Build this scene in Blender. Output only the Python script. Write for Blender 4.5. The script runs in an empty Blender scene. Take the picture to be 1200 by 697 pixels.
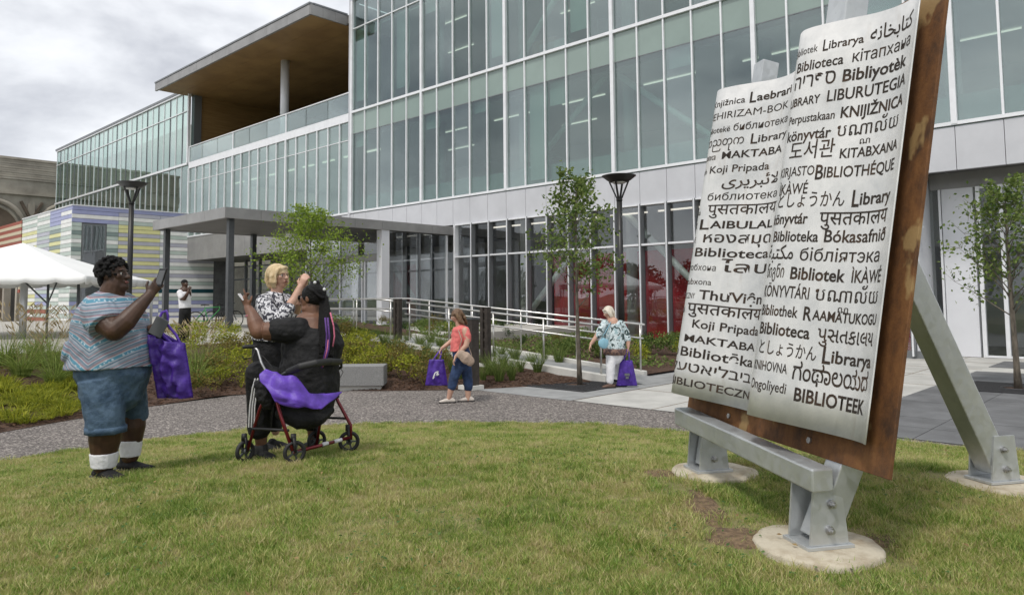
import bpy, bmesh, math, random
import numpy as np
from mathutils import Vector, Matrix, noise as mnoise
random.seed(7)
PI = math.pi
D = bpy.data; SC = bpy.context.scene
COL = SC.collection

# ------------------------------------------------------------------ camera
FOC = 860.0; CX = 600.0; CYP = 289.0; EYE = 1.8
PITCH = math.radians(4.0); ROLL = math.radians(0.5)
cam = D.objects.new('camera', D.cameras.new('camera')); COL.objects.link(cam)
CM = Matrix.Rotation(PI/2+PITCH, 3, 'X') @ Matrix.Rotation(-ROLL, 3, 'Z')
cam.matrix_world = Matrix.Translation((0, 0, EYE)) @ CM.to_4x4()
cam.data.lens = 36*FOC/1200; cam.data.sensor_width = 36
cam.data.shift_y = -(348.5-CYP)/1200
cam.data.clip_start = .05; cam.data.clip_end = 3000
SC.camera = cam
SC.render.resolution_x = 1024; SC.render.resolution_y = 594
SC.view_settings.view_transform = 'Standard'; SC.view_settings.look = 'None'
SC.view_settings.exposure = 0.55; SC.view_settings.gamma = 1
def ray(px, py): return CM @ Vector(((px-CX)/FOC, -(py-CYP)/FOC, -1))
def at(px, py, y):
    "world point at distance y (metres in front of the camera) seen in direction px,py"
    d = ray(px, py); return Vector((0, 0, EYE)) + d*(y/d.y)

# ------------------------------------------------------------------ sky and sun
SUN_EL, SUN_AZ = math.radians(58), math.radians(-150)   # sun behind-left of the camera
w = D.worlds.new('World'); SC.world = w; w.use_nodes = True
nt = w.node_tree; nt.nodes.clear()
def N(nt, t, **k):
    n = nt.nodes.new(t)
    for a, v in k.items():
        if a.startswith('i_'): n.inputs[a[2:].replace('_', ' ')].default_value = v
        elif a.startswith('n_'): n.inputs[int(a[2:])].default_value = v
        else: setattr(n, a, v)
    return n
sky = N(nt, 'ShaderNodeTexSky', sky_type='NISHITA', sun_disc=False)
sky.sun_elevation = SUN_EL; sky.sun_rotation = SUN_AZ
bg1 = N(nt, 'ShaderNodeBackground', i_Strength=0.1); nt.links.new(sky.outputs[0], bg1.inputs[0])
tc = N(nt, 'ShaderNodeTexCoord')
mp = N(nt, 'ShaderNodeMapping'); mp.inputs['Scale'].default_value = (1, 1, 2.6)
nt.links.new(tc.outputs['Generated'], mp.inputs[0])
nz = N(nt, 'ShaderNodeTexNoise', i_Scale=2.3, i_Detail=8.0, i_Roughness=.52, i_Distortion=.25); nt.links.new(mp.outputs[0], nz.inputs[0])
cr = N(nt, 'ShaderNodeValToRGB'); nt.links.new(nz.outputs[0], cr.inputs[0])
el = cr.color_ramp.elements
el[0].position = .36; el[0].color = (.40, .415, .46, 1); el[1].position = .62; el[1].color = (.92, .925, .935, 1)
e = el.new(.5); e.color = (.74, .755, .785, 1)
bg2 = N(nt, 'ShaderNodeBackground', i_Strength=.90); nt.links.new(cr.outputs[0], bg2.inputs[0])
mx = N(nt, 'ShaderNodeMixShader', n_0=.93); nt.links.new(bg1.outputs[0], mx.inputs[1]); nt.links.new(bg2.outputs[0], mx.inputs[2])
wo = N(nt, 'ShaderNodeOutputWorld'); nt.links.new(mx.outputs[0], wo.inputs[0])
sun = D.objects.new('sun', D.lights.new('sun', 'SUN')); COL.objects.link(sun)
sun.data.energy = 1.5; sun.data.angle = math.radians(10); sun.data.color = (1, .95, .88)
sd = Vector((math.sin(SUN_AZ)*math.cos(SUN_EL), math.cos(SUN_AZ)*math.cos(SUN_EL), math.sin(SUN_EL)))
sun.rotation_euler = sd.to_track_quat('Z', 'Y').to_euler()

# ------------------------------------------------------------------ materials
def mat(name, col, rough=.6, metal=0, var=0, vscale=4, col2=None, bump=0, bscale=60, spec=None, coat=0, det=6, trans=0, emit=0, stretch=None, rvar=0, sheen=0, thr=(.38, .62)):
    m = D.materials.new(name); m.use_nodes = True; t = m.node_tree; b = t.nodes['Principled BSDF']
    b.inputs['Base Color'].default_value = (*col, 1); b.inputs['Roughness'].default_value = rough; b.inputs['Metallic'].default_value = metal
    if spec is not None: b.inputs['Specular IOR Level'].default_value = spec
    if coat: b.inputs['Coat Weight'].default_value = coat
    if sheen: b.inputs['Sheen Weight'].default_value = sheen
    if emit: b.inputs['Emission Color'].default_value = (*col, 1); b.inputs['Emission Strength'].default_value = emit
    g = N(t, 'ShaderNodeNewGeometry'); src = g.outputs['Position']
    if stretch:
        mm = N(t, 'ShaderNodeMapping'); mm.inputs['Scale'].default_value = stretch; t.links.new(src, mm.inputs[0]); src = mm.outputs[0]
    if var or col2:
        n = N(t, 'ShaderNodeTexNoise', i_Scale=vscale, i_Detail=float(det), i_Roughness=.6); t.links.new(src, n.inputs[0])
        r = N(t, 'ShaderNodeValToRGB'); t.links.new(n.outputs[0], r.inputs[0])
        c2 = col2 if col2 else tuple(min(1, c*(1+var)) for c in col); c1 = col if col2 else tuple(c*(1-var) for c in col)
        r.color_ramp.elements[0].position = thr[0]; r.color_ramp.elements[1].position = thr[1]
        r.color_ramp.elements[0].color = (*c1, 1); r.color_ramp.elements[1].color = (*c2, 1)
        t.links.new(r.outputs[0], b.inputs['Base Color'])
        if rvar:
            mr = N(t, 'ShaderNodeMapRange', n_3=rough-rvar, n_4=rough+rvar); t.links.new(n.outputs[0], mr.inputs[0]); t.links.new(mr.outputs[0], b.inputs['Roughness'])
    if bump:
        n2 = N(t, 'ShaderNodeTexNoise', i_Scale=bscale, i_Detail=5.0, i_Roughness=.65); t.links.new(src, n2.inputs[0])
        bp = N(t, 'ShaderNodeBump', i_Strength=bump, i_Distance=.02); t.links.new(n2.outputs[0], bp.inputs['Height']); t.links.new(bp.outputs[0], b.inputs['Normal'])
    return m
def leafmat(name, c1, c2, c3=None):
    m = D.materials.new(name); m.use_nodes = True; t = m.node_tree; b = t.nodes['Principled BSDF']
    g = N(t, 'ShaderNodeNewGeometry'); r = N(t, 'ShaderNodeValToRGB')
    t.links.new(g.outputs['Random Per Island'], r.inputs[0])
    r.color_ramp.elements[0].color = (*c1, 1); r.color_ramp.elements[1].color = (*c2, 1)
    if c3: e = r.color_ramp.elements.new(.5); e.color = (*c3, 1)
    t.links.new(r.outputs[0], b.inputs['Base Color']); b.inputs['Roughness'].default_value = .7; b.inputs['Specular IOR Level'].default_value = .25
    tr = N(t, 'ShaderNodeBsdfTranslucent'); t.links.new(r.outputs[0], tr.inputs[0])
    ms = N(t, 'ShaderNodeMixShader', n_0=.35); t.links.new(b.outputs[0], ms.inputs[1]); t.links.new(tr.outputs[0], ms.inputs[2])
    t.links.new(ms.outputs[0], t.nodes['Material Output'].inputs[0])
    return m
def glass(name, tint, refl, base=.2, rough=.01):
    m = D.materials.new(name); m.use_nodes = True; t = m.node_tree; t.nodes.remove(t.nodes['Principled BSDF'])
    tr = N(t, 'ShaderNodeBsdfTransparent'); tr.inputs[0].default_value = (*tint, 1)
    gl = N(t, 'ShaderNodeBsdfGlossy', i_Roughness=rough); gl.inputs[0].default_value = (*refl, 1)
    g = N(t, 'ShaderNodeNewGeometry'); nn = N(t, 'ShaderNodeTexNoise', i_Scale=.7, i_Detail=1.0); t.links.new(g.outputs['Position'], nn.inputs[0])
    bp = N(t, 'ShaderNodeBump', i_Strength=.12, i_Distance=.03); t.links.new(nn.outputs[0], bp.inputs['Height']); t.links.new(bp.outputs[0], gl.inputs['Normal'])
    lw = N(t, 'ShaderNodeLayerWeight'); lw.inputs[0].default_value = .5; pw = N(t, 'ShaderNodeMath', operation='POWER', n_1=4.0); t.links.new(lw.outputs['Facing'], pw.inputs[0])
    ad = N(t, 'ShaderNodeMath', operation='MULTIPLY_ADD', n_1=.75, n_2=base); ad.use_clamp = True; t.links.new(pw.outputs[0], ad.inputs[0])
    oi = N(t, 'ShaderNodeObjectInfo'); vr = N(t, 'ShaderNodeMapRange', n_3=-.05, n_4=.09); t.links.new(oi.outputs['Random'], vr.inputs[0]); a3 = N(t, 'ShaderNodeMath', operation='ADD'); a3.use_clamp = True; t.links.new(ad.outputs[0], a3.inputs[0]); t.links.new(vr.outputs[0], a3.inputs[1])
    ms = N(t, 'ShaderNodeMixShader'); t.links.new(a3.outputs[0], ms.inputs[0]); t.links.new(tr.outputs[0], ms.inputs[1]); t.links.new(gl.outputs[0], ms.inputs[2])
    t.links.new(ms.outputs[0], t.nodes['Material Output'].inputs[0])
    return m
M = {}
M['glass'] = glass('facade_glass', (.64, .74, .715), (.83, .89, .89), .165)
M['glass_left'] = glass('facade_glass_left', (.60, .72, .67), (.84, .92, .90), .27)
M['glass_low'] = glass('window_glass', (.86, .87, .87), (.80, .83, .86), .09)
M['glass_rail'] = glass('railing_glass', (.78, .86, .84), (.86, .93, .92), .2)
M['spandrel'] = mat('spandrel_glass', (.235, .31, .28), .10, 0, .05, .6, spec=1.0)
M['alum'] = mat('white_aluminium', (.80, .81, .83), .38, .25, .04, 3)
M['alum_dark'] = mat('grey_aluminium', (.20, .21, .22), .4, .4)
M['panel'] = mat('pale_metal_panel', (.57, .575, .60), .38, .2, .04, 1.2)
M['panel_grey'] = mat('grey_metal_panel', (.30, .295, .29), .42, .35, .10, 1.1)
M['panel_white'] = mat('white_metal_panel', (.70, .71, .74), .4, .1, .03, .8)
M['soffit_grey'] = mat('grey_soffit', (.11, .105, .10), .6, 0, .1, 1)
M['wood'] = mat('wood_soffit', (.30, .185, .07), .5, 0, 0, 2.2, (.22, .13, .048), stretch=(.25, .25, 4), bump=.05)
M['interior'] = mat('interior_wall', (.44, .46, .44), .8, 0, .08, .5)
M['interior_floor'] = mat('interior_floor', (.34, .33, .31), .6)
M['ceiling'] = mat('interior_ceiling', (.52, .52, .50), .85)
M['red_wall'] = mat('red_wall', (.42, .018, .028), .5, 0, .2, .6)
M['brace'] = mat('brace_paint', (.62, .72, .66), .4)
M['lightstrip'] = mat('light_strip', (1, .93, .80), .5, emit=.75)
M['shade'] = mat('roller_shade', (.50, .55, .52), .8)
M['dark_post'] = mat('dark_grey_paint', (.075, .08, .085), .42, .3, .1, 8)
M['lamp_black'] = mat('lamp_black', (.028, .028, .028), .42, .3)
M['lamp_lens'] = mat('lamp_lens', (.6, .6, .58), .3)
M['rail'] = mat('stainless_rail', (.60, .59, .57), .33, .75, .1, 5)
M['brown_steel'] = mat('brown_steel', (.045, .036, .030), .6, .2, .25, 9)
M['curb'] = mat('white_concrete', (.62, .61, .57), .8, 0, .08, 3, bump=.1)
M['conc'] = mat('light_concrete', (.43, .425, .40), .85, 0, .12, 1.3, bump=.15, bscale=90)
M['conc_mid'] = mat('grey_concrete', (.27, .275, .275), .85, 0, .14, 1.6, bump=.15, bscale=90)
M['conc_dark'] = mat('dark_paver', (.125, .128, .132), .8, 0, .20, 1.5, bump=.25, bscale=70, stretch=(1, 1, 1))
M['terrace'] = mat('terrace_concrete', (.40, .385, .35), .85, 0, .1, .9)
M['grate'] = mat('cast_iron', (.045, .045, .048), .65, .4, .2, 20)
M['mulch'] = mat('mulch', (.035, .018, .011), .95, 0, 0, 38, (.115, .062, .038), bump=1.0, bscale=55)
M['soil'] = mat('bare_soil', (.10, .065, .038), .95, 0, 0, 30, (.22, .15, .085), bump=.8, bscale=60)
M['pad'] = mat('concrete_pad', (.50, .45, .35), .9, 0, 0, 7, (.30, .24, .16), bump=.6, bscale=45, thr=(.45, .72))
M['bench'] = mat('bench_concrete', (.17, .172, .17), .9, 0, 0, 70, (.27, .27, .265), bump=.25, bscale=120)
M['tent'] = mat('tent_fabric', (.80, .81, .80), .55, 0, .03, 1)
M['tent_pole'] = mat('tent_pole', (.55, .56, .57), .4, .5)
M['bark'] = mat('bark', (.13, .11, .085), .9, 0, .35, 25, bump=.6, bscale=60, stretch=(1, 1, .25))
M['black'] = mat('black_rubber', (.014, .014, .015), .6)
M['blackcloth'] = mat('black_cloth', (.009, .009, .010), .75, 0, .2, 30, bump=.9, bscale=12, spec=.35)
M['white'] = mat('white_cloth', (.72, .72, .74), .8, bump=.3, bscale=30)
M['purple'] = mat('purple_bag', (.055, .017, .24), .5, 0, .2, 9, bump=.8, bscale=9)
M['purple_lt'] = mat('purple_bag_light', (.11, .045, .40), .5, 0, .2, 9, bump=.6, bscale=12)
M['chrome'] = mat('bolt_steel', (.45, .45, .45), .35, .9, .2, 40)
M['walker_red'] = mat('walker_red', (.17, .012, .02), .28, .4, coat=.3)
M['stone'] = mat('old_stone', (.22, .20, .17), .95, 0, 0, .5, (.42, .39, .33), bump=.5, bscale=3, thr=(.3, .7))
M['stone_pale'] = mat('pale_stone', (.34, .31, .26), .95, 0, .15, .5)
M['void_shade'] = mat('recess_shade', (.03, .028, .025), .9)  # near-black colour that stands in for the shade of deep openings
M['beige'] = mat('tan_bag', (.36, .27, .21), .7, 0, .1, 10)
# galvanised steel with spangle
def galv():
    m = mat('galvanised_steel', (.40, .42, .43), .40, .6); t = m.node_tree; b = t.nodes['Principled BSDF']
    g = N(t, 'ShaderNodeNewGeometry')
    v = N(t, 'ShaderNodeTexVoronoi', i_Scale=26.0); t.links.new(g.outputs['Position'], v.inputs[0])
    n = N(t, 'ShaderNodeTexNoise', i_Scale=2.5, i_Detail=6.0); t.links.new(g.outputs['Position'], n.inputs[0])
    s = N(t, 'ShaderNodeSeparateColor'); t.links.new(v.outputs['Color'], s.inputs[0])
    a = N(t, 'ShaderNodeMath', operation='MULTIPLY_ADD', n_1=.16); t.links.new(s.outputs[0], a.inputs[0]); t.links.new(n.outputs[0], a.inputs[2])
    r = N(t, 'ShaderNodeValToRGB'); t.links.new(a.outputs[0], r.inputs[0])
    r.color_ramp.elements[0].position = .3; r.color_ramp.elements[0].color = (.42, .44, .45, 1)
    r.color_ramp.elements[1].position = .95; r.color_ramp.elements[1].color = (.60, .62, .625, 1)
    t.links.new(r.outputs[0], b.inputs['Base Color'])
    r2 = N(t, 'ShaderNodeMapRange', n_3=.3, n_4=.5); t.links.new(s.outputs[1], r2.inputs[0]); t.links.new(r2.outputs[0], b.inputs['Roughness'])
    return m
M['galv'] = galv()
def pagemat():
    m = mat('brushed_page_steel', (.60, .60, .59), .42, .3); t = m.node_tree; b = t.nodes['Principled BSDF']
    g = N(t, 'ShaderNodeNewGeometry')
    n = N(t, 'ShaderNodeTexNoise', i_Scale=3.2, i_Detail=8.0, i_Roughness=.7); t.links.new(g.outputs['Position'], n.inputs[0])
    r = N(t, 'ShaderNodeValToRGB'); t.links.new(n.outputs[0], r.inputs[0])
    r.color_ramp.elements[0].position = .3; r.color_ramp.elements[0].color = (.50, .51, .51, 1)
    r.color_ramp.elements[1].position = .62; r.color_ramp.elements[1].color = (.72, .715, .70, 1)
    # rust run-off stains
    mm = N(t, 'ShaderNodeMapping'); mm.inputs['Scale'].default_value = (14, 14, 1.6); t.links.new(g.outputs['Position'], mm.inputs[0])
    n2 = N(t, 'ShaderNodeTexNoise', i_Scale=1.0, i_Detail=5.0); t.links.new(mm.outputs[0], n2.inputs[0])
    r3 = N(t, 'ShaderNodeMapRange', n_1=.60, n_2=.78, n_3=0., n_4=.38); t.links.new(n2.outputs[0], r3.inputs[0])
    mc = N(t, 'ShaderNodeMix', data_type='RGBA'); t.links.new(r3.outputs[0], mc.inputs[0]); t.links.new(r.outputs[0], mc.inputs[6]); mc.inputs[7].default_value = (.36, .30, .24, 1)
    t.links.new(mc.outputs[2], b.inputs['Base Color'])
    m3 = N(t, 'ShaderNodeMapRange', n_3=.34, n_4=.55); t.links.new(n.outputs[0], m3.inputs[0]); t.links.new(m3.outputs[0], b.inputs['Roughness'])
    return m
M['page'] = pagemat()
def corten():
    m = mat('weathering_steel', (.2, .1, .04), .75, .15); t = m.node_tree; b = t.nodes['Principled BSDF']
    g = N(t, 'ShaderNodeNewGeometry')
    mm = N(t, 'ShaderNodeMapping'); mm.inputs['Scale'].default_value = (1.9, 1.9, 1.1); t.links.new(g.outputs['Position'], mm.inputs[0])
    n = N(t, 'ShaderNodeTexNoise', i_Scale=3.4, i_Detail=10.0, i_Roughness=.72); t.links.new(mm.outputs[0], n.inputs[0])
    r = N(t, 'ShaderNodeValToRGB'); t.links.new(n.outputs[0], r.inputs[0])
    E_ = r.color_ramp.elements; E_[0].position = .33; E_[0].color = (.060, .030, .016, 1); E_[1].position = .72; E_[1].color = (.25, .115, .038, 1)
    e = E_.new(.5); e.color = (.15, .065, .022, 1)
    n3 = N(t, 'ShaderNodeTexNoise', i_Scale=2.0, i_Detail=4.0, i_Roughness=.55); t.links.new(mm.outputs[0], n3.inputs[0])
    r3 = N(t, 'ShaderNodeMapRange', n_1=.60, n_2=.64, n_3=0., n_4=.8); t.links.new(n3.outputs[0], r3.inputs[0])
    mc = N(t, 'ShaderNodeMix', data_type='RGBA'); t.links.new(r3.outputs[0], mc.inputs[0]); t.links.new(r.outputs[0], mc.inputs[6]); mc.inputs[7].default_value = (.34, .23, .10, 1)
    t.links.new(mc.outputs[2], b.inputs['Base Color'])
    n2 = N(t, 'ShaderNodeTexNoise', i_Scale=60.0, i_Detail=6.0); t.links.new(g.outputs['Position'], n2.inputs[0])
    bp = N(t, 'ShaderNodeBump', i_Strength=.4, i_Distance=.004); t.links.new(n2.outputs[0], bp.inputs['Height']); t.links.new(bp.outputs[0], b.inputs['Normal'])
    return m
M['corten'] = corten()
M['letter'] = mat('letter_cutout', (.022, .015, .010), .8, 0, 0, 7, (.075, .038, .018), thr=(.5, .75))
def gravel():
    m = mat('gravel_path', (.2, .2, .2), .9); t = m.node_tree; b = t.nodes['Principled BSDF']
    g = N(t, 'ShaderNodeNewGeometry')
    v = N(t, 'ShaderNodeTexVoronoi', i_Scale=46.0); t.links.new(g.outputs['Position'], v.inputs[0])
    s = N(t, 'ShaderNodeSeparateColor'); t.links.new(v.outputs['Color'], s.inputs[0])
    r = N(t, 'ShaderNodeValToRGB'); t.links.new(s.outputs[0], r.inputs[0]); E_ = r.color_ramp.elements
    E_[0].color = (.10, .088, .082, 1); E_[1].color = (.56, .51, .46, 1); e = E_.new(.6); e.color = (.235, .205, .19, 1)
    r2 = N(t, 'ShaderNodeMapRange', n_1=0., n_2=.5, n_3=1.15, n_4=.55); t.links.new(v.outputs['Distance'], r2.inputs[0])
    n = N(t, 'ShaderNodeTexNoise', i_Scale=.8, i_Detail=5.0); t.links.new(g.outputs['Position'], n.inputs[0])
    mr = N(t, 'ShaderNodeMapRange', n_3=.75, n_4=1.3); t.links.new(n.outputs[0], mr.inputs[0])
    mu = N(t, 'ShaderNodeMath', operation='MULTIPLY'); t.links.new(mr.outputs[0], mu.inputs[0]); t.links.new(r2.outputs[0], mu.inputs[1])
    vm = N(t, 'ShaderNodeVectorMath', operation='SCALE'); t.links.new(r.outputs[0], vm.inputs[0]); t.links.new(mu.outputs[0], vm.inputs['Scale'])
    t.links.new(vm.outputs[0], b.inputs['Base Color'])
    bp = N(t, 'ShaderNodeBump', i_Strength=.8, i_Distance=.012, invert=True); t.links.new(v.outputs['Distance'], bp.inputs['Height']); t.links.new(bp.outputs[0], b.inputs['Normal'])
    return m
M['gravel'] = gravel()

# ------------------------------------------------------------------ mesh helpers
class MB:
    def __init__(s): s.v = []; s.f = []
    def add(s, vs, fs):
        o = len(s.v); s.v += [Vector(p) for p in vs]; s.f += [tuple(i+o for i in f) for f in fs]
    def obox(s, c, ax, ay, az):
        c, ax, ay, az = map(Vector, (c, ax, ay, az))
        vs = [c+ax*i+ay*j+az*k for k in (-1, 1) for j in (-1, 1) for i in (-1, 1)]
        fs = [(0, 2, 3, 1), (4, 5, 7, 6), (0, 1, 5, 4), (2, 6, 7, 3), (0, 4, 6, 2), (1, 3, 7, 5)]
        if ax.cross(ay).dot(az) < 0: fs = [tuple(reversed(f)) for f in fs]
        s.add(vs, fs)
    def box(s, x0, x1, y0, y1, z0, z1): s.obox(((x0+x1)/2, (y0+y1)/2, (z0+z1)/2), ((x1-x0)/2, 0, 0), (0, (y1-y0)/2, 0), (0, 0, (z1-z0)/2))
    def bar(s, p, q, w, h, up=(0, 0, 1)):
        p, q = Vector(p), Vector(q); d = (q-p); L = d.length; d.normalize(); u = Vector(up)
        side = d.cross(u)
        if side.length < 1e-4: side = d.cross(Vector((1, 0, 0)))
        side.normalize(); u = side.cross(d).normalized()
        s.obox((p+q)/2, side*w/2, d*L/2, u*h/2)
    def loft(s, pts, rads, ref=(1, 0, 0), n=12, round_ends=True, close=True):
        """pts centres, rads (ra, rb): ra along ref, rb across."""
        pts = [Vector(p) for p in pts]; rads = [(r, r) if not hasattr(r, '__len__') else r for r in rads]
        tang = []
        for i in range(len(pts)):
            a = pts[max(i-1, 0)]; b = pts[min(i+1, len(pts)-1)]; tang.append((b-a).normalized())
        rings = []
        def frame(t):
            r = Vector(ref); r = r - t*r.dot(t)
            if r.length < .05: r = Vector((0, 1, 0)) - t*t.y
            if r.length < .05: r = Vector((0, 0, 1)) - t*t.z
            r.normalize(); return r, t.cross(r)
        def ring(c, t, ra, rb):
            a, b = frame(t); return [c+a*ra*math.cos(2*PI*k/n)+b*rb*math.sin(2*PI*k/n) for k in range(n)]
        if round_ends:
            m = min(rads[0])
            for q in (75, 50, 25): rings.append(ring(pts[0]-tang[0]*m*math.sin(math.radians(q)), tang[0], *[x*math.cos(math.radians(q)) for x in rads[0]]))
        for p, t, r in zip(pts, tang, rads): rings.append(ring(p, t, *r))
        if round_ends:
            m = min(rads[-1])
            for q in (25, 50, 75): rings.append(ring(pts[-1]+tang[-1]*m*math.sin(math.radians(q)), tang[-1], *[x*math.cos(math.radians(q)) for x in rads[-1]]))
        o = len(s.v)
        for r in rings: s.v += r
        for i in range(len(rings)-1):
            for k in range(n):
                s.f.append((o+i*n+k, o+i*n+(k+1) % n, o+(i+1)*n+(k+1) % n, o+(i+1)*n+k))
        if close:
            s.f.append(tuple(o+k for k in reversed(range(n)))); s.f.append(tuple(o+(len(rings)-1)*n+k for k in range(n)))
    def tube(s, pts, r, n=8): s.loft(pts, [r]*len(pts), n=n, round_ends=False)
    def ball(s, c, r, n=10, m=7, ax=None):
        c = Vector(c); r = (r, r, r) if not hasattr(r, '__len__') else r; R = ax if ax else Matrix.Identity(3)
        o = len(s.v)
        for i in range(m+1):
            th = PI*i/m if 0 < i < m else (.03 if i == 0 else PI-.03)
            for k in range(n):
                ph = 2*PI*k/n; s.v.append(c+R@Vector((r[0]*math.sin(th)*math.cos(ph), r[1]*math.sin(th)*math.sin(ph), r[2]*math.cos(th))))
        for i in range(m):
            for k in range(n): s.f.append((o+i*n+k, o+(i+1)*n+k, o+(i+1)*n+(k+1) % n, o+i*n+(k+1) % n))
        s.f.append(tuple(o+k for k in range(n))); s.f.append(tuple(o+m*n+k for k in reversed(range(n))))
    def torus(s, c, R, r, ax1, ax2, n=28, m=7, a0=0, a1=2*PI):
        c, ax1, ax2 = Vector(c), Vector(ax1).normalized(), Vector(ax2).normalized(); nn = ax1.cross(ax2); o = len(s.v)
        full = abs(a1-a0-2*PI) < 1e-3; cnt = n if full else n+1
        for i in range(cnt):
            a = a0+(a1-a0)*i/n; d = ax1*math.cos(a)+ax2*math.sin(a)
            for k in range(m):
                b = 2*PI*k/m; s.v.append(c+d*(R+r*math.cos(b))+nn*r*math.sin(b))
        for i in range(n if full else n):
            for k in range(m):
                i2 = (i+1) % cnt; s.f.append((o+i*m+k, o+i2*m+k, o+i2*m+(k+1) % m, o+i*m+(k+1) % m))
    def disc(s, c, R, ax1, ax2, h, n=16):
        c, ax1, ax2 = Vector(c), Vector(ax1).normalized(), Vector(ax2).normalized(); nn = ax1.cross(ax2)
        s.loft([c-nn*h/2, c+nn*h/2], [R, R], ref=ax1, n=n, round_ends=False)
    def build(s, name, m, parent=None, smooth=False):
        me = D.meshes.new(name); org = parent_loc(parent)
        me.from_pydata([p-org for p in s.v], [], s.f); me.update()
        if smooth: me.polygons.foreach_set('use_smooth', [True]*len(me.polygons))
        if m: me.materials.append(m)
        o = D.objects.new(name, me); COL.objects.link(o)
        if parent: o.parent = parent
        return o
def parent_loc(p):
    v = Vector((0, 0, 0))
    while p: v += p.location; p = p.parent
    return v
def tag(o, label=None, cat=None, group=None, kind=None):
    if label: o['label'] = label
    if cat: o['category'] = cat
    if group: o['group'] = group
    if kind: o['kind'] = kind
    return o
def thing(name, label, cat, loc=(0, 0, 0), group=None, rz=0):
    o = D.objects.new(name, None); COL.objects.link(o); o.location = loc; o.rotation_euler = (0, 0, rz); o.empty_display_size = .2
    return tag(o, label, cat, group)
def copy_tree(o, parent=None):
    c = o.copy(); COL.objects.link(c)
    if parent: c.parent = parent
    for ch in [x for x in D.objects if x.parent == o]: copy_tree(ch, c)
    return c
def bevel(o, wd=.01, seg=2):
    md = o.modifiers.new('bevel', 'BEVEL'); md.width = wd; md.segments = seg; md.limit_method = 'ANGLE'; return o

# building frame: a runs along the facade (away to the left), b goes into the building
ANG = math.radians(46.9)
VA = Vector((-math.sin(ANG), math.cos(ANG), 0)); VB = Vector((math.cos(ANG), math.sin(ANG), 0)); VZ = Vector((0, 0, 1))
RZ = math.atan2(-VA.y, -VA.x)
def T(a, b, z=0): return VA*a + VB*b + VZ*z
def abox(mb, a0, a1, b0, b1, z0, z1): mb.obox(T((a0+a1)/2, (b0+b1)/2, (z0+z1)/2), -VA*((a1-a0)/2), VB*((b1-b0)/2), VZ*((z1-z0)/2))
def part_box(name, m, parent, a0, a1, b0, b1, z0, z1):
    mb = MB(); abox(mb, a0, a1, b0, b1, z0, z1); return mb.build(name, m, parent)
_unit = {}
def piece(name, m, parent, a0, a1, b0, b1, z0, z1):
    "one box that shares its mesh with all pieces of the same material"
    k = m.name
    if k not in _unit:
        mb = MB(); mb.box(-.5, .5, -.5, .5, -.5, .5); o = mb.build('x', m); _unit[k] = o.data; D.objects.remove(o)
        _unit[k].name = k+'_piece'
    o = D.objects.new(name, _unit[k]); COL.objects.link(o)
    o.location = T((a0+a1)/2, (b0+b1)/2, (z0+z1)/2) - parent_loc(parent); o.rotation_euler = (0, 0, RZ); o.scale = (a1-a0, b1-b0, z1-z0)
    if parent: o.parent = parent
    return o

# ------------------------------------------------------------------ terrain
PATH_FRONT = [(-30, -6), (-14, 2.5), (-9, 6.3), (-5.82, 8.46), (-5.31, 9.0), (-4.61, 9.75), (-3.67, 10.35), (-1.91, 10.8), (-.02, 10.75), (1.19, 10.5), (2.15, 9.95), (2.85, 9.5), (4.69, 9.2), (5.9, 8.4), (9, 6.0), (20, -4)]
PATH_REAR = [(-40, 6), (-14, 8.6), (-9.5, 9.8), (-7.07, 10.25), (-6.83, 10.99), (-6.23, 12.56), (-5.3, 14.0), (-3.74, 14.75), (-2.6, 14.5), (-.7, 14.55)]
def seg_dist(P, line):
    "distance of points P (n,2) to polyline"
    P = np.asarray(P, float); best = np.full(len(P), 1e9)
    for (x0, y0), (x1, y1) in zip(line[:-1], line[1:]):
        d = np.array([x1-x0, y1-y0]); L = d@d; t = np.clip(((P-[x0, y0])@d)/L, 0, 1)
        q = P-[x0, y0]-t[:, None]*d; best = np.minimum(best, np.hypot(q[:, 0], q[:, 1]))
    return best
def line_y(x, line): return np.interp(x, [p[0] for p in line], [p[1] for p in line])
def lawn_z(P):
    P = np.asarray(P, float)
    inside = P[:, 1] < line_y(P[:, 0], PATH_FRONT)
    d = np.where(inside, seg_dist(P, PATH_FRONT), 0)
    t = np.clip(d/5.3, 0, 1); h = .52*(t*t*(3-2*t)) - np.where(inside, .042*np.clip(5.6-P[:, 1], 0, 3)*t, 0)
    h = h + np.where(inside, .085*np.exp(-((P[:, 0]-2.4)**2/2.6+(P[:, 1]-5.7)**2/1.0)), 0)
    return h + .02
def lawn_z1(x, y): return float(lawn_z([(x, y)])[0])
A_EDGE = ([-8, 0, 2.66, 3.36, 4.92, 6.49, 8.16, 8.78, 10.18, 12.7], [9.5, 11.5, 12.17, 12.5, 13.13, 13.6, 12.75, 11.8, 10.5, 9.2])
def bed_z(a, b):
    e = np.interp(b, *A_EDGE); t = np.clip((a-e)/(18.5-e), 0, 1); return .018 + .68*t
def ab_of(x, y): return (-math.sin(ANG)*x+math.cos(ANG)*y, math.cos(ANG)*x+math.sin(ANG)*y)

def flat(name, pts, z, m, kind='structure', label=None):
    me = D.meshes.new(name); me.from_pydata([(p[0], p[1], z) for p in pts], [], [tuple(range(len(pts)))]); me.update(); me.materials.append(m)
    o = D.objects.new(name, me); COL.objects.link(o); o['kind'] = kind
    if me.polygons[0].normal.z < 0: me.flip_normals()
    return o
M['ground'] = mat('distant_ground', (.09, .11, .05), .95, 0, .3, .05)
flat('ground', [(-1500, -1500), (1500, -1500), (1500, 1500), (-1500, 1500)], -.06, M['ground'])
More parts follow.
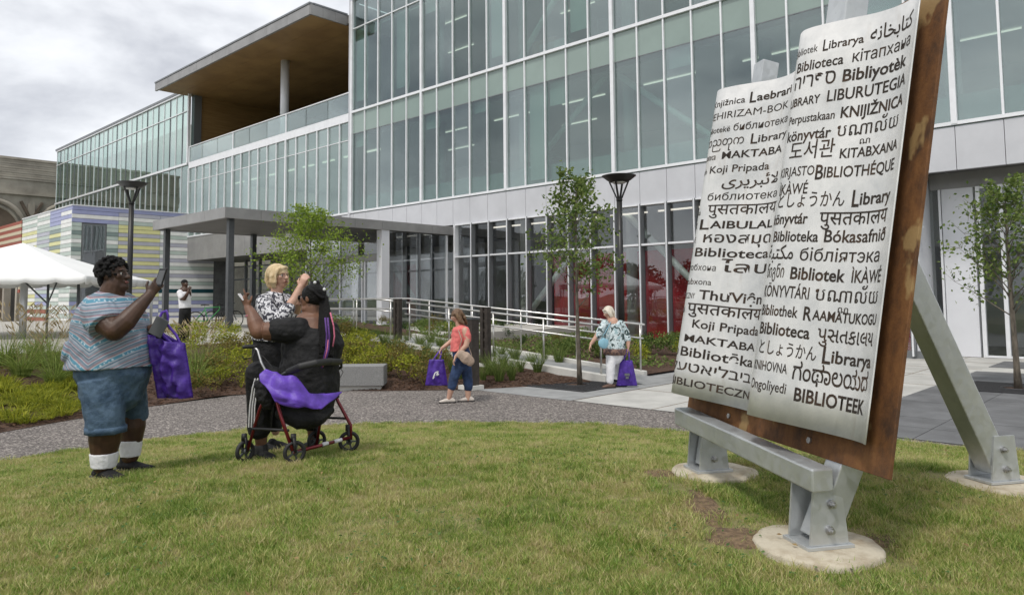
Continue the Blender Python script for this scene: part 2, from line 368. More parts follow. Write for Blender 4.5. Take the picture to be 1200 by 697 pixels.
# lawn mound
def lawn_mesh(x0, x1, y0, nx, ny, name):
    xs = np.linspace(x0, x1, nx); vs = []; fs = []
    for i, x in enumerate(xs):
        yt = float(line_y(x, PATH_FRONT))
        for j in range(ny+1):
            tt = 1-(1-j/ny)**1.0; vs.append((x, y0+(yt-y0)*tt))
    P = np.array(vs); z = lawn_z(P); z[:] = np.where(np.arange(len(z)) % (ny+1) == ny, .02, z)
    bump = np.array([mnoise.noise(Vector((p[0]*.9, p[1]*.9, 3)))*.018 for p in P])
    V = [(p[0], p[1], zz+bb) for p, zz, bb in zip(P, z, bump)]
    for i in range(nx-1):
        for j in range(ny): a = i*(ny+1)+j; fs.append((a, a+ny+1, a+ny+2, a+1))
    me = D.meshes.new(name); me.from_pydata(V, [], fs); me.update(); me.polygons.foreach_set('use_smooth', [True]*len(fs)); return me
M['turf'] = mat('turf_soil', (.14, .15, .045), .95, 0, 0, 2.2, (.23, .20, .09), bump=.6, bscale=80)
lm = lawn_mesh(-16, 12, -6, 130, 90, 'lawn'); lm.materials.append(M['turf'])
lawn = D.objects.new('lawn', lm); COL.objects.link(lawn); lawn['kind'] = 'structure'
# gravel path
xs = [p[0] for p in PATH_FRONT]
pv = [(x, y) for x, y in PATH_FRONT] + [(20, 4), (9.1, 6.35)] + [tuple(T(a, 10.1)[:2]) for a in (1.5, 6, 10.6)] + PATH_REAR[::-1]
path = flat('path', pv, .012, M['gravel'])
# plaza paving
def ab_sheet(name, a0, a1, b0, b1, z, m): return flat(name, [T(a, b)[:2] for a, b in ((a0, b0), (a1, b0), (a1, b1), (a0, b1))], z, m)
ab_sheet('pavement', -30, 11.0, 10.1, 24.6, .008, M['conc'])
ab_sheet('pavement_band', 8.1, 11.0, 10.1, 19.6, .016, M['conc_mid'])
# individual dark paving slabs on the right
plz = thing('dark_paving', 'two fields of dark grey paving slabs right of the book sculpture', 'paving', T(3.8, 10.2, .008)); plz['kind'] = 'structure'; del plz['category']
def slabs(b0, b1, a_hi, a_lo, na, nb, skip=None):
    da = (a_hi-a_lo)/na; db = (b1-b0)/nb
    for i in range(na):
        for j in range(nb):
            a = a_hi-(i+1)*da; b = b0+j*db
            if skip and skip(a+da/2, b+db/2): continue
            piece('slab', M['conc_dark'], plz, a+.006, a+da-.006, b+.006, b+db-.006, .0, .020+random.uniform(0, .002))
slabs(10.12, 19.9, 3.9, -8.1, 10, 11)
slabs(21.2, 23.2, 3.9, -8.1, 10, 2)
# control joints in the light concrete, cut as dark narrow strips standing slightly recessed
jt = MB()
for a in (4.9, 6.5, 8.1): abox(jt, a-.006, a+.006, 10.1, 24.4, .008, .0115)
for b in (12.2, 14.3, 16.4, 18.5, 20.5, 22.5): abox(jt, 3.9, 8.1, b-.006, b+.006, .008, .0115)
o = jt.build('pavement_joint', M['soil']); o['kind'] = 'structure'
# planting bed (mulch) between the path and the terrace, and the one under the windows
def grid_ab(name, fa, b0, b1, nb, na, zf, m, jitter=.03):
    vs = []; fs = []
    for j in range(nb+1):
        b = b0+(b1-b0)*j/nb; a0, a1 = fa(b)
        for i in range(na+1):
            a = a0+(a1-a0)*i/na; p = T(a, b, zf(a, b)+mnoise.noise(Vector((a*2.1, b*2.1, 1)))*jitter*(0 if i in (0, na) else 1)); vs.append(p)
    for j in range(nb):
        for i in range(na): q = j*(na+1)+i; fs.append((q, q+1, q+na+2, q+na+1))
    me = D.meshes.new(name); me.from_pydata(vs, [], fs); me.update(); me.polygons.foreach_set('use_smooth', [True]*len(fs))
    if me.polygons[0].normal.z < 0: me.flip_normals()
    me.materials.append(m); o = D.objects.new(name, me); COL.objects.link(o); o['kind'] = 'structure'; return o
grid_ab('planting_bed', lambda b: (float(np.interp(b, *A_EDGE)), 18.6), -8, 12.62, 90, 60, bed_z, M['mulch'])
def bed2_z(a, b): return .05+max(0, (a-9.0))*(.075 if b < 15.5 else .045)
grid_ab('window_bed', lambda b: (9.2 if b < 18.6 else 11.0, 24.6), 14.11, 22.95, 30, 50, bed2_z, M['mulch'])
# upper terrace in front of the entrance
ter = MB(); abox(ter, 18.6, 50, -12, 12.8, -.06, .70); abox(ter, 17.2, 50, 12.8, 22.9, -.055, .69); o = ter.build('terrace', M['terrace']); o['kind'] = 'structure'
ab_sheet('street_pavement', 50, 110, -40, 24, -.02, M['terrace'])
# ramp slab and its white kerb wall
def ramp_z(a): return .076*max(0, min(a, 17.4)-8.3)
rs = MB()
for b0, b1, off in ((12.85, 13.95, 0.),):
    rs.add([T(8.35, b0, .02), T(17.4, b0, ramp_z(17.4)), T(17.4, b1, ramp_z(17.4)), T(8.35, b1, .02)], [(0, 1, 2, 3)])
o = rs.build('ramp', M['conc_mid']); o['kind'] = 'structure'
def kerb(b0, b1, a0, a1, name, lab):
    mb = MB(); n = 1
    vs = [T(a0, b0, -.05), T(a1, b0, -.05), T(a1, b1, -.05), T(a0, b1, -.05), T(a0, b0, ramp_z(a0)+.10), T(a1, b0, ramp_z(a1)+.10), T(a1, b1, ramp_z(a1)+.10), T(a0, b1, ramp_z(a0)+.10)]
    mb.add(vs, [(0, 1, 2, 3), (4, 7, 6, 5), (0, 4, 5, 1), (1, 5, 6, 2), (2, 6, 7, 3), (3, 7, 4, 0)])
    return tag(bevel(mb.build(name, M['curb']), .01), lab, 'kerb wall')
kerb(12.66, 12.84, 9.2, 18.58, 'ramp_kerb', 'white concrete kerb wall sloping along the front of the ramp')
kerb(13.96, 14.10, 9.1, 17.19, 'ramp_kerb', 'white concrete kerb wall along the back of the ramp under the rear railing')

# ------------------------------------------------------------------ the library building
bld = thing('library_building', 'large modern library with a green glass curtain wall and white mullions', 'building', T(25, 23, 0))
P = 1.137
FB = 23.0
def mull(a, z0, z1, wd=.055, dp=.12, m='alum', b=FB, par=None): piece('mullion', M[m], par or bld, a-wd/2, a+wd/2, b-dp, b+.03, z0, z1)
def trans(a0, a1, z, h=.06, dp=.11, m='alum', b=FB, par=None): piece('transom', M[m], par or bld, a0, a1, b-dp, b+.028, z-h/2, z+h/2)
def pane(a0, a1, z0, z1, m='glass', b=FB, name='pane', par=None):
    o = piece(name, M[m], par or bld, a0+.02, a1-.02, b-.045, b-.02, z0+.02, z1-.02); o.rotation_euler.z += random.uniform(-.0035, .0035); o.rotation_euler.x = random.uniform(-.003, .003); return o
LV = [6.47, 10.78, 11.98, 16.62, 18.2]
# main block, columns of panes from its left corner (a 33.35) to beyond the right frame edge
amain = [33.35, 32.15, 31.0, 29.8, 28.62, 27.44] + [27.44-P*i for i in range(1, 27)]
for i, a in enumerate(amain):
    heavy = i % 5 == 0
    mull(a, 6.47, 18.28, .15 if heavy else .06, .16 if heavy else .12)
for a1, a0 in zip(amain[:-1], amain[1:]):
    pane(a0, a1, LV[0], LV[1]); pane(a0, a1, LV[1], LV[2], 'spandrel', name='spandrel_pane')
    pane(a0, a1, LV[2], LV[3] if a1 > 26 else 18.2)
    if a1 > 26: pane(a0, a1, LV[3], LV[4], 'glass')
aend = amain[-1]
trans(aend, 33.35, LV[0]+.02, .10, .14); trans(aend, 33.35, LV[1], .03, .05, 'alum_dark'); trans(aend, 33.35, LV[2], .12, .15); trans(26.3, 33.35, LV[3], .05)
part_box('parapet', M['alum'], bld, aend, 33.45, FB-.2, FB+.3, 18.28, 18.6)
part_box('side_wall', M['panel'], bld, 33.43, 33.6, FB-.14, FB+.4, 6.0, 18.58); part_box('side_wall', M['interior'], bld, 33.43, 33.6, FB+.41, FB+12, 12.0, 18.2)
# pale metal panels between first and second floor
al = [27.44+P*k for k in range(6, 0, -1)] + [27.44] + [27.44-P*i for i in range(1, 27)]
for a1, a0 in zip(al[:-1], al[1:]):
    piece('band_panel', M['panel'], bld, a0+.008, a1-.008, FB-.10, FB+.05, 5.20, 6.40)
for a1, a0 in zip([55]+[54.5-2.3*k for k in range(1, 9)], [54.5-2.3*k for k in range(1, 9)]+[34.3]):
    piece('band_panel', M['panel_grey'], bld, a0+.008, a1-.008, FB-.10, FB+.05, 4.72, 6.40)
# ground-floor windows (a 12.7 .. 25)
alow = [24.97-1.118*k for k in range(0, 18)]
def low_z(a): return bed2_z(a, 22)+.02
for i, a in enumerate(alow): 
    if a > 5.6: piece('window_fin', M['alum_dark'] if i else M['alum'], bld, a-.05, a+.05, FB-.22, FB+.05, low_z(a), 5.20); piece('mullion', M['alum'], bld, a-.022, a+.022, FB-.24, FB-.222, low_z(a), 5.20)
for a1, a0 in zip(alow[:-1], alow[1:]):
    if a0 > 5.5:
        pane(a0, a1, low_z(a1)+.03, 3.70, 'glass_low', FB+.03); pane(a0, a1, 3.70, 5.18, 'glass_low', FB+.03)
trans(5.6, 24.97, 3.70, .07, .2); trans(5.6, 24.97, 5.17, .05, .2); 
part_box('window_sill', M['alum_dark'], bld, 5.6, 24.97, FB-.1, FB+.1, -.1, .22)
# recessed entry on the right: soffit, header, white wall panel, glazing
RB = 24.3
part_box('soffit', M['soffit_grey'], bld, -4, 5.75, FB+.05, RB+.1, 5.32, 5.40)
for k in range(5): piece('soffit_joint', M['alum_dark'], bld, 5.2-2.2*k, 5.23-2.2*k, FB+.06, RB, 5.305, 5.318)
part_box('header', M['panel_grey'], bld, -4, 5.72, RB, RB+.3, 4.86, 5.32)
part_box('return_wall', M['panel_white'], bld, 5.75, 5.9, FB-.05, RB+.4, 0, 5.19)
part_box('wall_panel', M['panel_white'], bld, 4.62, 5.42, RB-.02, RB+.2, .02, 4.86)
part_box('door_frame', M['alum'], bld, 5.44, 5.5, RB-.05, RB+.1, .02, 4.86)
piece('pane', M['glass_low'], bld, 5.5, 5.74, RB, RB+.02, .02, 4.86)
for a in (4.5, 3.95, 2.75, 1.5, .3, -.9, -2.1):
    piece('mullion', M['alum'], bld, a-.05, a+.05, RB-.08, RB+.06, .02, 4.86)
for a1, a0 in ((4.5, 3.95), (3.95, 2.75), (2.75, 1.5), (1.5, .3), (.3, -.9)): pane(a0, a1, .06, 4.84, 'glass_low', RB+.03)
for z in (.05, 4.82, 3.6): piece('transom', M['alum'], bld, -2, 4.5, RB-.05, RB+.05, z-.03, z+.03)
# interior: floors, ceilings, back wall, columns, chevron braces, light strips
part_box('floor_slab', M['interior_floor'], bld, -4, 54, FB+.12, 34, 6.10, 6.45)
part_box('floor_slab', M['interior_floor'], bld, -4, 33, FB+.12, 34, 11.55, 11.95)
part_box('ceiling', M['ceiling'], bld, -4, 33, FB+.6, 34, 10.72, 10.80); part_box('ceiling', M['ceiling'], bld, -4, 33, FB+.6, 34, 16.7, 16.8)
part_box('ceiling', M['ceiling'], bld, 33, 54, FB+.3, 34, 10.72, 10.80)
part_box('roof', M['panel_grey'], bld, -4, 33.4, FB+.3, 34.2, 18.25, 18.5)
part_box('back_wall', M['interior'], bld, -4, 54, 33.8, 34.0, 0, 18.2)
for k in range(8): piece('light_strip', M['lightstrip'], bld, 6.5+2.2*k, 8.2+2.2*k, 23.9, 23.98, 5.0, 5.06)  # added strips that brighten the red interior behind the lower windows
part_box('back_wall', M['red_wall'], bld, 5.9, 20.5, 24.55, 24.75, 0, 3.6)
part_box('back_wall', M['interior'], bld, 5.9, 25.0, 27.6, 27.8, 3.4, 6.1)
part_box('floor_slab', M['interior_floor'], bld, 5.9, 25, FB+.12, 27.6, -.1, .03)
part_box('back_wall', M['interior'], bld, -4, 5.9, 30, 30.2, 0, 6.1)
for a in (4.98, 10.66, 16.35, 22.03, 27.7):
    for z0, z1 in ((6.45, 10.7), (11.95, 16.7)) + (((.03, 6.1),) if 6 < a < 24 else ()):
        mb = MB(); mb.tube([T(a, 24.4, z0), T(a, 24.4, z1)], .22, 14); mb.build('column', M['interior'], bld, True)
def brace(a0, z0, a1, z1, b=24.1): mb = MB(); mb.tube([T(a0, b, z0), T(a1, b, z1)], .13, 10); mb.build('brace', M['brace'], bld, True)
for z0, z1 in ((.3, 5.6), (6.6, 10.9), (12.1, 17.6)): brace(11.4, z0, 16.9, z1); brace(22.4, z0, 17.1, z1)
for z in (10.66, 16.62):
    for k in range(15):
        a = 1+2.2*k
        if a < 31 and k % 2 == 0: piece('light_strip', M['lightstrip'], bld, a, a+2.4, 25.9, 25.96, z-.02, z+.03)
        if a < 31 and k % 4 == 1: piece('light_strip', M['lightstrip'], bld, a+.7, a+2.9, 29.2, 29.26, z-.02, z+.03)
for k in range(8): piece('light_strip', M['lightstrip'], bld, 35+2.4*k, 36.3+2.4*k, 26, 26.1, 10.62, 10.70)
# partly lowered roller shades and office furniture seen through the glass
rr = random.Random(3)
for a1, a0 in zip(amain[:-1], amain[1:]):
    for z0, z1 in ((6.5, 10.76), (12.0, 16.6)):
        if rr.random() < .42: piece('roller_shade', M['shade'], bld, a0+.06, a1-.06, FB+.16, FB+.18, z1-rr.choice([.5, .7, 1.0, 4.0]), z1)
for k in range(16):
    a = rr.uniform(2, 31); z = rr.choice([6.45, 11.95]); wdt = rr.uniform(.8, 1.8)
    piece('cabinet', rr.choice([M['interior'], M['conc_dark'], M['beige']]), bld, a, a+wdt, 24.6, 25.1, z, z+rr.uniform(.8, 1.5))
part_box('wall_board', M['spandrel'], bld, 0, 33, 23.3, 23.34, 6.47, 7.35)

# terrace level: lower glass row, white band, glass railing, recessed loggia
at_ = [33.35+1.135*k*(6.9/6.81) for k in range(0, 19)]
for i, a in enumerate(at_[1:]): mull(a, 6.47, 11.55, .13 if (i+1) % 6 == 0 else .07, .15 if (i+1) % 6 == 0 else .12)
for a0, a1 in zip(at_[:-1], at_[1:]):
    pane(a0, a1, 6.47, 10.5, 'glass_left'); pane(a0, a1, 10.5, 11.52, 'glass_left')
AL = at_[-1]
trans(33.35, AL, 6.47, .1, .14); trans(33.35, AL, 10.5, .04, .08, 'alum'); 
part_box('white_band', M['alum'], bld, 33.43, AL, FB-.13, FB+.3, 11.52, 11.98)
for k in range(3): mull(33.35+6.9*(k+1), 11.98, 13.16, .10, .12)
for k in range(9):
    a0 = 33.45+2.3*k; pane(a0, a0+2.28, 12.0, 13.1, 'glass_rail', FB-.02, 'railing_pane')
piece('handrail', M['alum'], bld, 33.45, AL, FB-.1, FB+.02, 13.12, 13.18)
part_box('terrace_floor', M['conc_mid'], bld, 33.6, AL, FB+.3, 34, 11.8, 11.97)
part_box('wood_wall', M['wood'], bld, 54.5, 54.8, FB+.9, 34, 11.95, 17.2)
part_box('wood_wall', M['void_shade'], bld, 33.6, 54.5, 33.5, 33.7, 11.95, 17.2)  # back of the loggia, its deep shade painted in as near-black
part_box('corner_post', M['alum_dark'], bld, 54.35, 54.85, FB+.35, FB+.9, 11.95, 17.2)
mb = MB(); mb.tube([T(42.4, 24.0, 11.9), T(42.4, 24.0, 17.2)], .27, 18); mb.build('terrace_column', M['panel_white'], bld, True)
# cantilevered terrace roof: wooden soffit boards and metal fascia panels
for k in range(9):
    b0 = 20.95+k*1.45
    piece('soffit_board', M['wood'], bld, 34.4, 55.0, b0+.006, b0+1.444, 17.2, 17.26)
part_box('roof', M['panel_grey'], bld, 33.62, 55.25, 23.2, 34.2, 17.27, 17.74)
part_box('roof', M['panel_grey'], bld, 34.36, 55.25, 20.97, 23.19, 17.27, 17.74)
for k in range(9):
    a0 = 34.3+k*2.33; piece('fascia_panel', M['panel_grey'], bld, a0+.008, a0+2.322, 20.82, 20.96, 17.17, 17.72)
piece('coping', M['alum_dark'], bld, 34.26, 55.3, 20.78, 21.0, 17.74, 17.84)
for k in range(3): piece('fascia_panel', M['panel_grey'], bld, 34.24, 34.35, 20.84+k*.78, 21.61+k*.78, 17.17, 17.72)
piece('coping', M['alum_dark'], bld, 34.22, 34.36, 21.01, 23.2, 17.74, 17.84)
# far left glass block
nl = 28; al_ = [54.3+(86.4-54.3)*k/nl for k in range(nl+1)]
for i, a in enumerate(al_):
    mull(a, 11.98, 17.45, .18 if i == 0 else .055, .16 if i == 0 else .08, 'alum' if i % 2 == 0 else 'alum_dark')
    if i: mull(a, 6.47, 11.9, .055, .08)
for a0, a1 in zip(al_[:-1], al_[1:]):
    pane(a0, a1, 12.0, 15.95, 'glass_left'); pane(a0, a1, 15.95, 17.4, 'glass_left'); pane(a0, a1, 6.5, 11.85, 'glass_left')
trans(54.3, 86.4, 15.95, .06); trans(54.3, 86.4, 11.93, .16, .17); trans(54.3, 86.4, 17.43, .12, .16)
part_box('parapet', M['alum_dark'], bld, 54.2, 86.6, FB-.2, FB+.4, 17.50, 17.68)
part_box('interior_wall', M['interior'], bld, 55, 86.4, 27.5, 27.8, 6, 17.4)
part_box('floor_slab', M['interior_floor'], bld, 54.9, 86.4, FB+.2, 27.5, 11.6, 11.9)
part_box('side_wall', M['glass_left'], bld, 86.42, 86.5, FB, 40, 6, 17.4)
# recessed ground floor left of the entrance
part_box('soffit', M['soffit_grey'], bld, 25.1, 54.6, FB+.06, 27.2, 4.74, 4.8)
for k in range(12):
    a = 53.6-2.1*k
    if a > 29: piece('mullion', M['alum_dark'], bld, a-.06, a+.06, 26.1, 26.3, 0, 4.74); pane(a-2.1, a, .3, 4.3, 'glass_low', 26.25)
for z in (3.35, 4.3): piece('transom', M['alum_dark'], bld, 29, 54, 26.15, 26.29, z-.05, z+.05)
part_box('window_sill', M['curb'], bld, 29, 54, 25.9, 26.35, -.1, .75)
part_box('back_wall', M['interior_floor'], bld, 26, 54, 29.5, 29.7, 0, 6)
# glazed vestibule under the canopy: corner column, side glazing, sliding doors
ves = thing('entrance_vestibule', 'glass vestibule with sliding doors and a pale corner column under the canopy', 'entrance', T(27, 21, .69))
piece('corner_column', M['panel_white'], ves, 25.05, 25.4, 18.75, 19.15, .69, 4.72)
for b in (20.9, 22.5): piece('mullion', M['alum_dark'] if b < 22 else M['alum'], ves, 25.14, 25.24, b-.04, b+.04, .69, 4.7)
for b0, b1 in ((19.15, 20.86), (20.94, 22.46), (22.54, 23.0)): piece('pane', M['glass_low'], ves, 25.18, 25.2, b0, b1, .75, 4.68)
piece('transom', M['alum_dark'], ves, 25.15, 25.23, 19.15, 23, .69, .78)
for a in (26.55, 26.75, 28.45, 29.9, 31.3): piece('door_frame', M['alum'], ves, a-.04, a+.04, 18.95, 19.07, .69, 3.45)
for a0, a1 in ((25.4, 26.5), (26.8, 28.4), (28.5, 29.85), (29.95, 31.25)): piece('pane', M['glass_low'], ves, a0, a1, 19.0, 19.02, .74, 3.4)
for a0, a1 in ((25.4, 28.4), (28.5, 31.3)): piece('pane', M['glass_low'], ves, a0, a1, 19.0, 19.02, 3.75, 4.68)
piece('door_header', M['panel_grey'], ves, 25.4, 31.3, 18.9, 19.1, 3.45, 3.72)
piece('door_sensor', M['black'], ves, 28.0, 28.5, 18.84, 18.895, 3.5, 3.62)
part_box('floor', M['interior_floor'], ves, 25.2, 31.3, 19.1, 23, .60, .72)
# entrance canopy
can = thing('entrance_canopy', 'flat grey metal entrance canopy carried on slim dark posts', 'canopy', T(28, 17, .7))
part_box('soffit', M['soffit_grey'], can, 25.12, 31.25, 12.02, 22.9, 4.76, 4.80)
part_box('deck', M['panel_grey'], can, 25.12, 31.25, 12.02, 22.9, 4.81, 5.05)
for k in range(8): piece('fascia_panel', M['panel_grey'], can, 25.0, 25.11, 11.9+k*1.37, 11.89+(k+1)*1.37, 4.72, 5.10)
for k in range(4): piece('fascia_panel', M['panel_grey'], can, 25.115+k*1.55, 25.105+(k+1)*1.55, 11.9, 12.01, 4.72, 5.10)
for k in range(8): piece('fascia_panel', M['panel_grey'], can, 31.33, 31.44, 11.9+k*1.37, 11.89+(k+1)*1.37, 4.72, 5.10)
for a, b in ((25.4, 12.3), (31.0, 12.3), (31.0, 16.1)):
    piece('post', M['dark_post'], can, a-.10, a+.10, b-.10, b+.10, .70, 4.75)
mb = MB(); mb.tube([T(28.6, 16.6, 4.5), T(28.6, 16.6, 4.78)], .28, 20); mb.build('light_drum', M['alum'], can, True)

# striped wing
str_ = thing('striped_wing', 'low wing clad in horizontal blue, yellow, green and white striped strips', 'building', T(54, 15.3, -.1))
pal = [(.25, .27, .43), (.52, .51, .25), (.36, .42, .385), (.60, .62, .59), (.17, .22, .21), (.34, .345, .40)]
stripe_m = [mat('strip_'+n, tuple(min(.8, x*1.32) for x in c), .35, 0, .05, 2) for n, c in zip(('blue', 'yellow', 'sage', 'white', 'slate', 'lilac'), pal)]
sred = mat('strip_red', (.30, .06, .03), .4); steal = mat('strip_teal', (.01, .06, .075), .35); scream = mat('strip_cream', (.55, .47, .33), .4)
part_box('wall_core', M['conc_dark'], str_, 54.06, 66, 15.40, 26, -.1, 8.10)
RH = .275; rs_ = random.Random(11)
nrow = 30
def row_cols(i, side):
    k = nrow-1-i  # from the top
    if side == 'R':
        segs = [(15.3, 18.18), (18.18, 20.95), (20.95, 24.9)]
        if k == 0: return [(15.3, 24.9, 0)]
        base = [[3, 2, 3], [0, 5, 5], [3, 3, 3], [0, 2, 2], [2, 1, 5]]
        if k < 5: c = base[k]
        elif k >= 23: c = [0 if k % 2 else 2, 0 if (k+1) % 2 else 3, 0 if k % 2 else 3]
        else:
            c = [[4, 5, 3][k % 3], 1 if k % 2 else 5, 3 if k % 2 else 2]
            if k % 2: c = [2, 1, 3]
            else: c = [4 if k % 4 else 3, 5, 2 if k % 4 else 5]
        out = [(s[0], s[1], cc) for s, cc in zip(segs, c)]
        if k == 20: out[2] = (20.95, 24.9, 'teal')
        return out
    segs = [(54.08, 56.4), (56.4, 58.9), (58.9, 62), (62, 66)]
    r1, r2 = rs_.choice([0, 1, 2, 3]), rs_.choice([2, 3, 5])
    if k < 4: c = [3, 0, 2, 3] if k % 2 else [0, 0, 3, 2]
    elif k < 20: c = [[3, 2], [2, 4]][k % 2] + [[2, 1], [5, 3]][k % 2]
    else: c = [3 if k % 2 else 2, 2 if k % 2 else 3, 0 if k % 2 else 2, 1 if k % 2 else 3]
    if k < 14 and k > 4 and k % 2 == 0: c[1] = 1
    out = [(s[0], s[1], cc) for s, cc in zip(segs, c)]
    if k in (25, 27): out[2] = (58.9, 62, 'red'); out[3] = (62, 66, 'red')
    return out
def smat(c): return steal if c == 'teal' else sred if c == 'red' else stripe_m[c]
for i in range(nrow):
    z0 = -.1+i*RH+.012; z1 = z0+RH-.024
    for b0, b1, c in row_cols(i, 'R'):
        if z1 > 3.7 and z0 < 7.0 and b0 < 17.41 < 18.2 and c != 0 or (z1 > 0.9 and z0 < 7.0 and b0 < 16):
            b1w = 15.9
            piece('cladding_strip', smat(c), str_, 53.99, 54.05, b0+.01, b1w, z0, z1)
            if b1 > 17.45: piece('cladding_strip', smat(c), str_, 53.99, 54.05, 17.45, b1-.01, z0, z1)
        else: piece('cladding_strip', smat(c), str_, 53.99, 54.05, b0+.01, b1-.01, z0, z1)
    for a0, a1, c in row_cols(i, 'L'): piece('cladding_strip', smat(c), str_, a0+.01, a1-.01, 15.33, 15.39, z0, z1)
wf = piece('window', M['alum_dark'], str_, 54.0, 54.06, 15.93, 17.42, .9, 6.98)
piece('pane', M['glass_low'], str_, 53.97, 53.99, 16.02, 17.3, 3.8, 6.9); piece('pane', M['glass_low'], str_, 53.97, 53.99, 16.02, 17.3, 1.0, 3.68); piece('transom', M['alum'], str_, 53.95, 54.0, 15.95, 17.4, 3.7, 3.78)
piece('coping', M['alum'], str_, 53.95, 54.1, 15.28, 24.9, 8.15, 8.22); piece('coping', M['alum'], str_, 54.1, 66, 15.28, 15.4, 8.15, 8.22)
org = thing('striped_link', 'orange and cream banded roof edge joining the striped wing above a dark arcade', 'building', T(70, 15.5, 0))
for k in range(7): piece('roof_band', sred if k % 2 == 0 else scream, org, 66.1, 86, 15.3-.02*(k % 2), 15.6, 8.1-.26*(k+1), 8.09-.26*k)
part_box('arcade_shade_wall', M['void_shade'], org, 66.1, 86, 19, 19.2, 0, 7)  # shadow of the open arcade, put into the colour of its back
for k in range(14):
    z0 = 6.3-.27*(k+1); piece('quoin', sred if k % 2 else scream, org, 66.02, 66.02+(.5 if k % 2 else .3), 15.28, 15.7, z0+.01, z0+.26)
for a in (68.5, 72.5, 76.5): piece('arcade_column', M['stone_pale'], org, a, a+.5, 15.7, 16.2, 0, 6.28)

# old stone church-like building behind on the left
old = thing('stone_church', 'old brown stone building with blind pointed arches behind the glass wing', 'building', T(96, 14, 0))
part_box('wall', M['stone'], old, 92, 150, 8, 60, 0, 14.9)
for k in range(9): piece('stone_course', M['stone_pale'] if k % 3 else M['stone'], old, 91.9-.02*(k % 2), 92.6, 8, 60, 14.92+.235*k, 14.92+.235*(k+1)-.02)
part_box('parapet', M['stone_pale'], old, 91.8, 150, 7.9, 60.1, 17.04, 17.3)
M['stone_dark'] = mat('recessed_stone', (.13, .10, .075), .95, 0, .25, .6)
for b in (11.0, 18.4, 25.8, 33.2):
    for Rr, pr, th_ in ((3.3, .10, .26), (2.75, .04, .16)):
        mb = MB(); mb.torus(T(91.98-pr, b, 9.3), Rr, th_, VB, VZ, 26, 6, 0, PI); mb.build('arch', M['stone_pale'], old, True)
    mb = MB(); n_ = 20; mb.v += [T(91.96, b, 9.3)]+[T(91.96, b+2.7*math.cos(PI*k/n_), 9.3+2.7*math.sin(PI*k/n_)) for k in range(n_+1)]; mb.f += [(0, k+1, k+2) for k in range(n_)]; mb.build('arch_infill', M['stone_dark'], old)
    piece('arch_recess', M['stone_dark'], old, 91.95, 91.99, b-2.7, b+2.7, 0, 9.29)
    piece('pilaster', M['stone_pale'], old, 91.7, 91.98, b+3.4, b+4.0, 0, 12.4)
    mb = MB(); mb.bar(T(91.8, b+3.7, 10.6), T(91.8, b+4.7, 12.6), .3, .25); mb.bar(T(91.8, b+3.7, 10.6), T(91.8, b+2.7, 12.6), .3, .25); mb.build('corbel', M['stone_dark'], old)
piece('string_course', M['stone_pale'], old, 91.75, 91.99, 8, 60, 13.3, 13.5)

# ------------------------------------------------------------------ railings
def rail_line(b, a0, a1, label, hgt=1.02, step=1.75, second=.72):
    r = thing('ramp_railing', label, 'railing', T((a0+a1)/2, b, ramp_z((a0+a1)/2)))
    zf = lambda a: ramp_z(a)+.10
    n = round((a1-a0)/step)
    for k in range(n+1):
        a = a0+.12+(a1-a0-.24)*k/n; mb = MB(); mb.tube([T(a, b, zf(a)), T(a, b, zf(a)+hgt)], .021, 8); mb.build('post', M['rail'], r, True)
    brk = [a0]+[x for x in (17.4,) if a0 < x < a1]+[a1]
    for h in (hgt, second):
        mb = MB(); off = 0 if h == hgt else -.06
        mb.tube([T(a, b+off, zf(a)+h) for a in brk], .024 if h == hgt else .019, 8); mb.build('rail', M['rail'], r, True)
    return r
rail_line(12.75, 9.25, 15.9, 'front stainless handrail sloping down beside the ramp kerb')
rail_line(14.03, 9.1, 22.0, 'rear stainless handrail running along the window side of the ramp')
rail_line(12.75, 16.5, 20.3, 'short level stainless railing left of the dark posts at the entrance')
def bollard(a, b, z, h, label, w=.12):
    t = thing('bollard', label, 'bollard', T(a, b, z), 'dark brown steel bollards by the ramp')
    piece('shaft', M['brown_steel'], t, a-w, a-.03, b-.06, b+.06, z, z+h); piece('shaft', M['brown_steel'], t, a+.03, a+w, b-.06, b+.06, z, z+h)
    for k in range(6): piece('rung', M['brown_steel'], t, a-.03, a+.03, b-.04, b+.04, z+h*(.1+.16*k), z+h*(.1+.16*k)+.06)
    piece('foot', M['curb'], t, a-.16, a+.16, b-.12, b+.12, z-.02, z+.05)
p = at(466, 397, 20.0); ca, cb = ab_of(p.x, p.y); bollard(ca, cb, .66, 1.15, 'dark brown open steel bollard at the upper end of the ramp railing')
p = at(569, 404, 16.8); ca, cb = ab_of(p.x, p.y); bollard(ca, cb, .28, 1.32, 'dark brown open steel bollard midway along the ramp')
p = at(552, 452, 14.6); ca, cb = ab_of(p.x, p.y)
t = thing('path_bollard', 'solid brown bollard with a concrete foot behind the woman in coral', 'bollard', (p.x, p.y, .05)); piece('shaft', M['brown_steel'], t, ca-.13, ca+.13, cb-.10, cb+.10, .10, 1.38); piece('cap', M['dark_post'], t, ca-.14, ca+.14, cb-.11, cb+.11, 1.385, 1.42); piece('foot', M['curb'], t, ca-.2, ca+.2, cb-.16, cb+.16, .02, .10)
# concrete bench block
t = thing('concrete_bench', 'low rough concrete bench block beside the gravel path', 'bench', (-3.35, 14.75, .02))
mb = MB(); mb.obox((-3.35, 14.78, .30), (.80, .03, 0), (-.01, .27, 0), (0, 0, .195)); bevel(mb.build('seat_block', M['bench'], t), .012)
mb = MB(); mb.obox((-3.35, 14.80, .055), (.74, .028, 0), (-.01, .21, 0), (0, 0, .05)); mb.build('plinth', M['curb'], t)

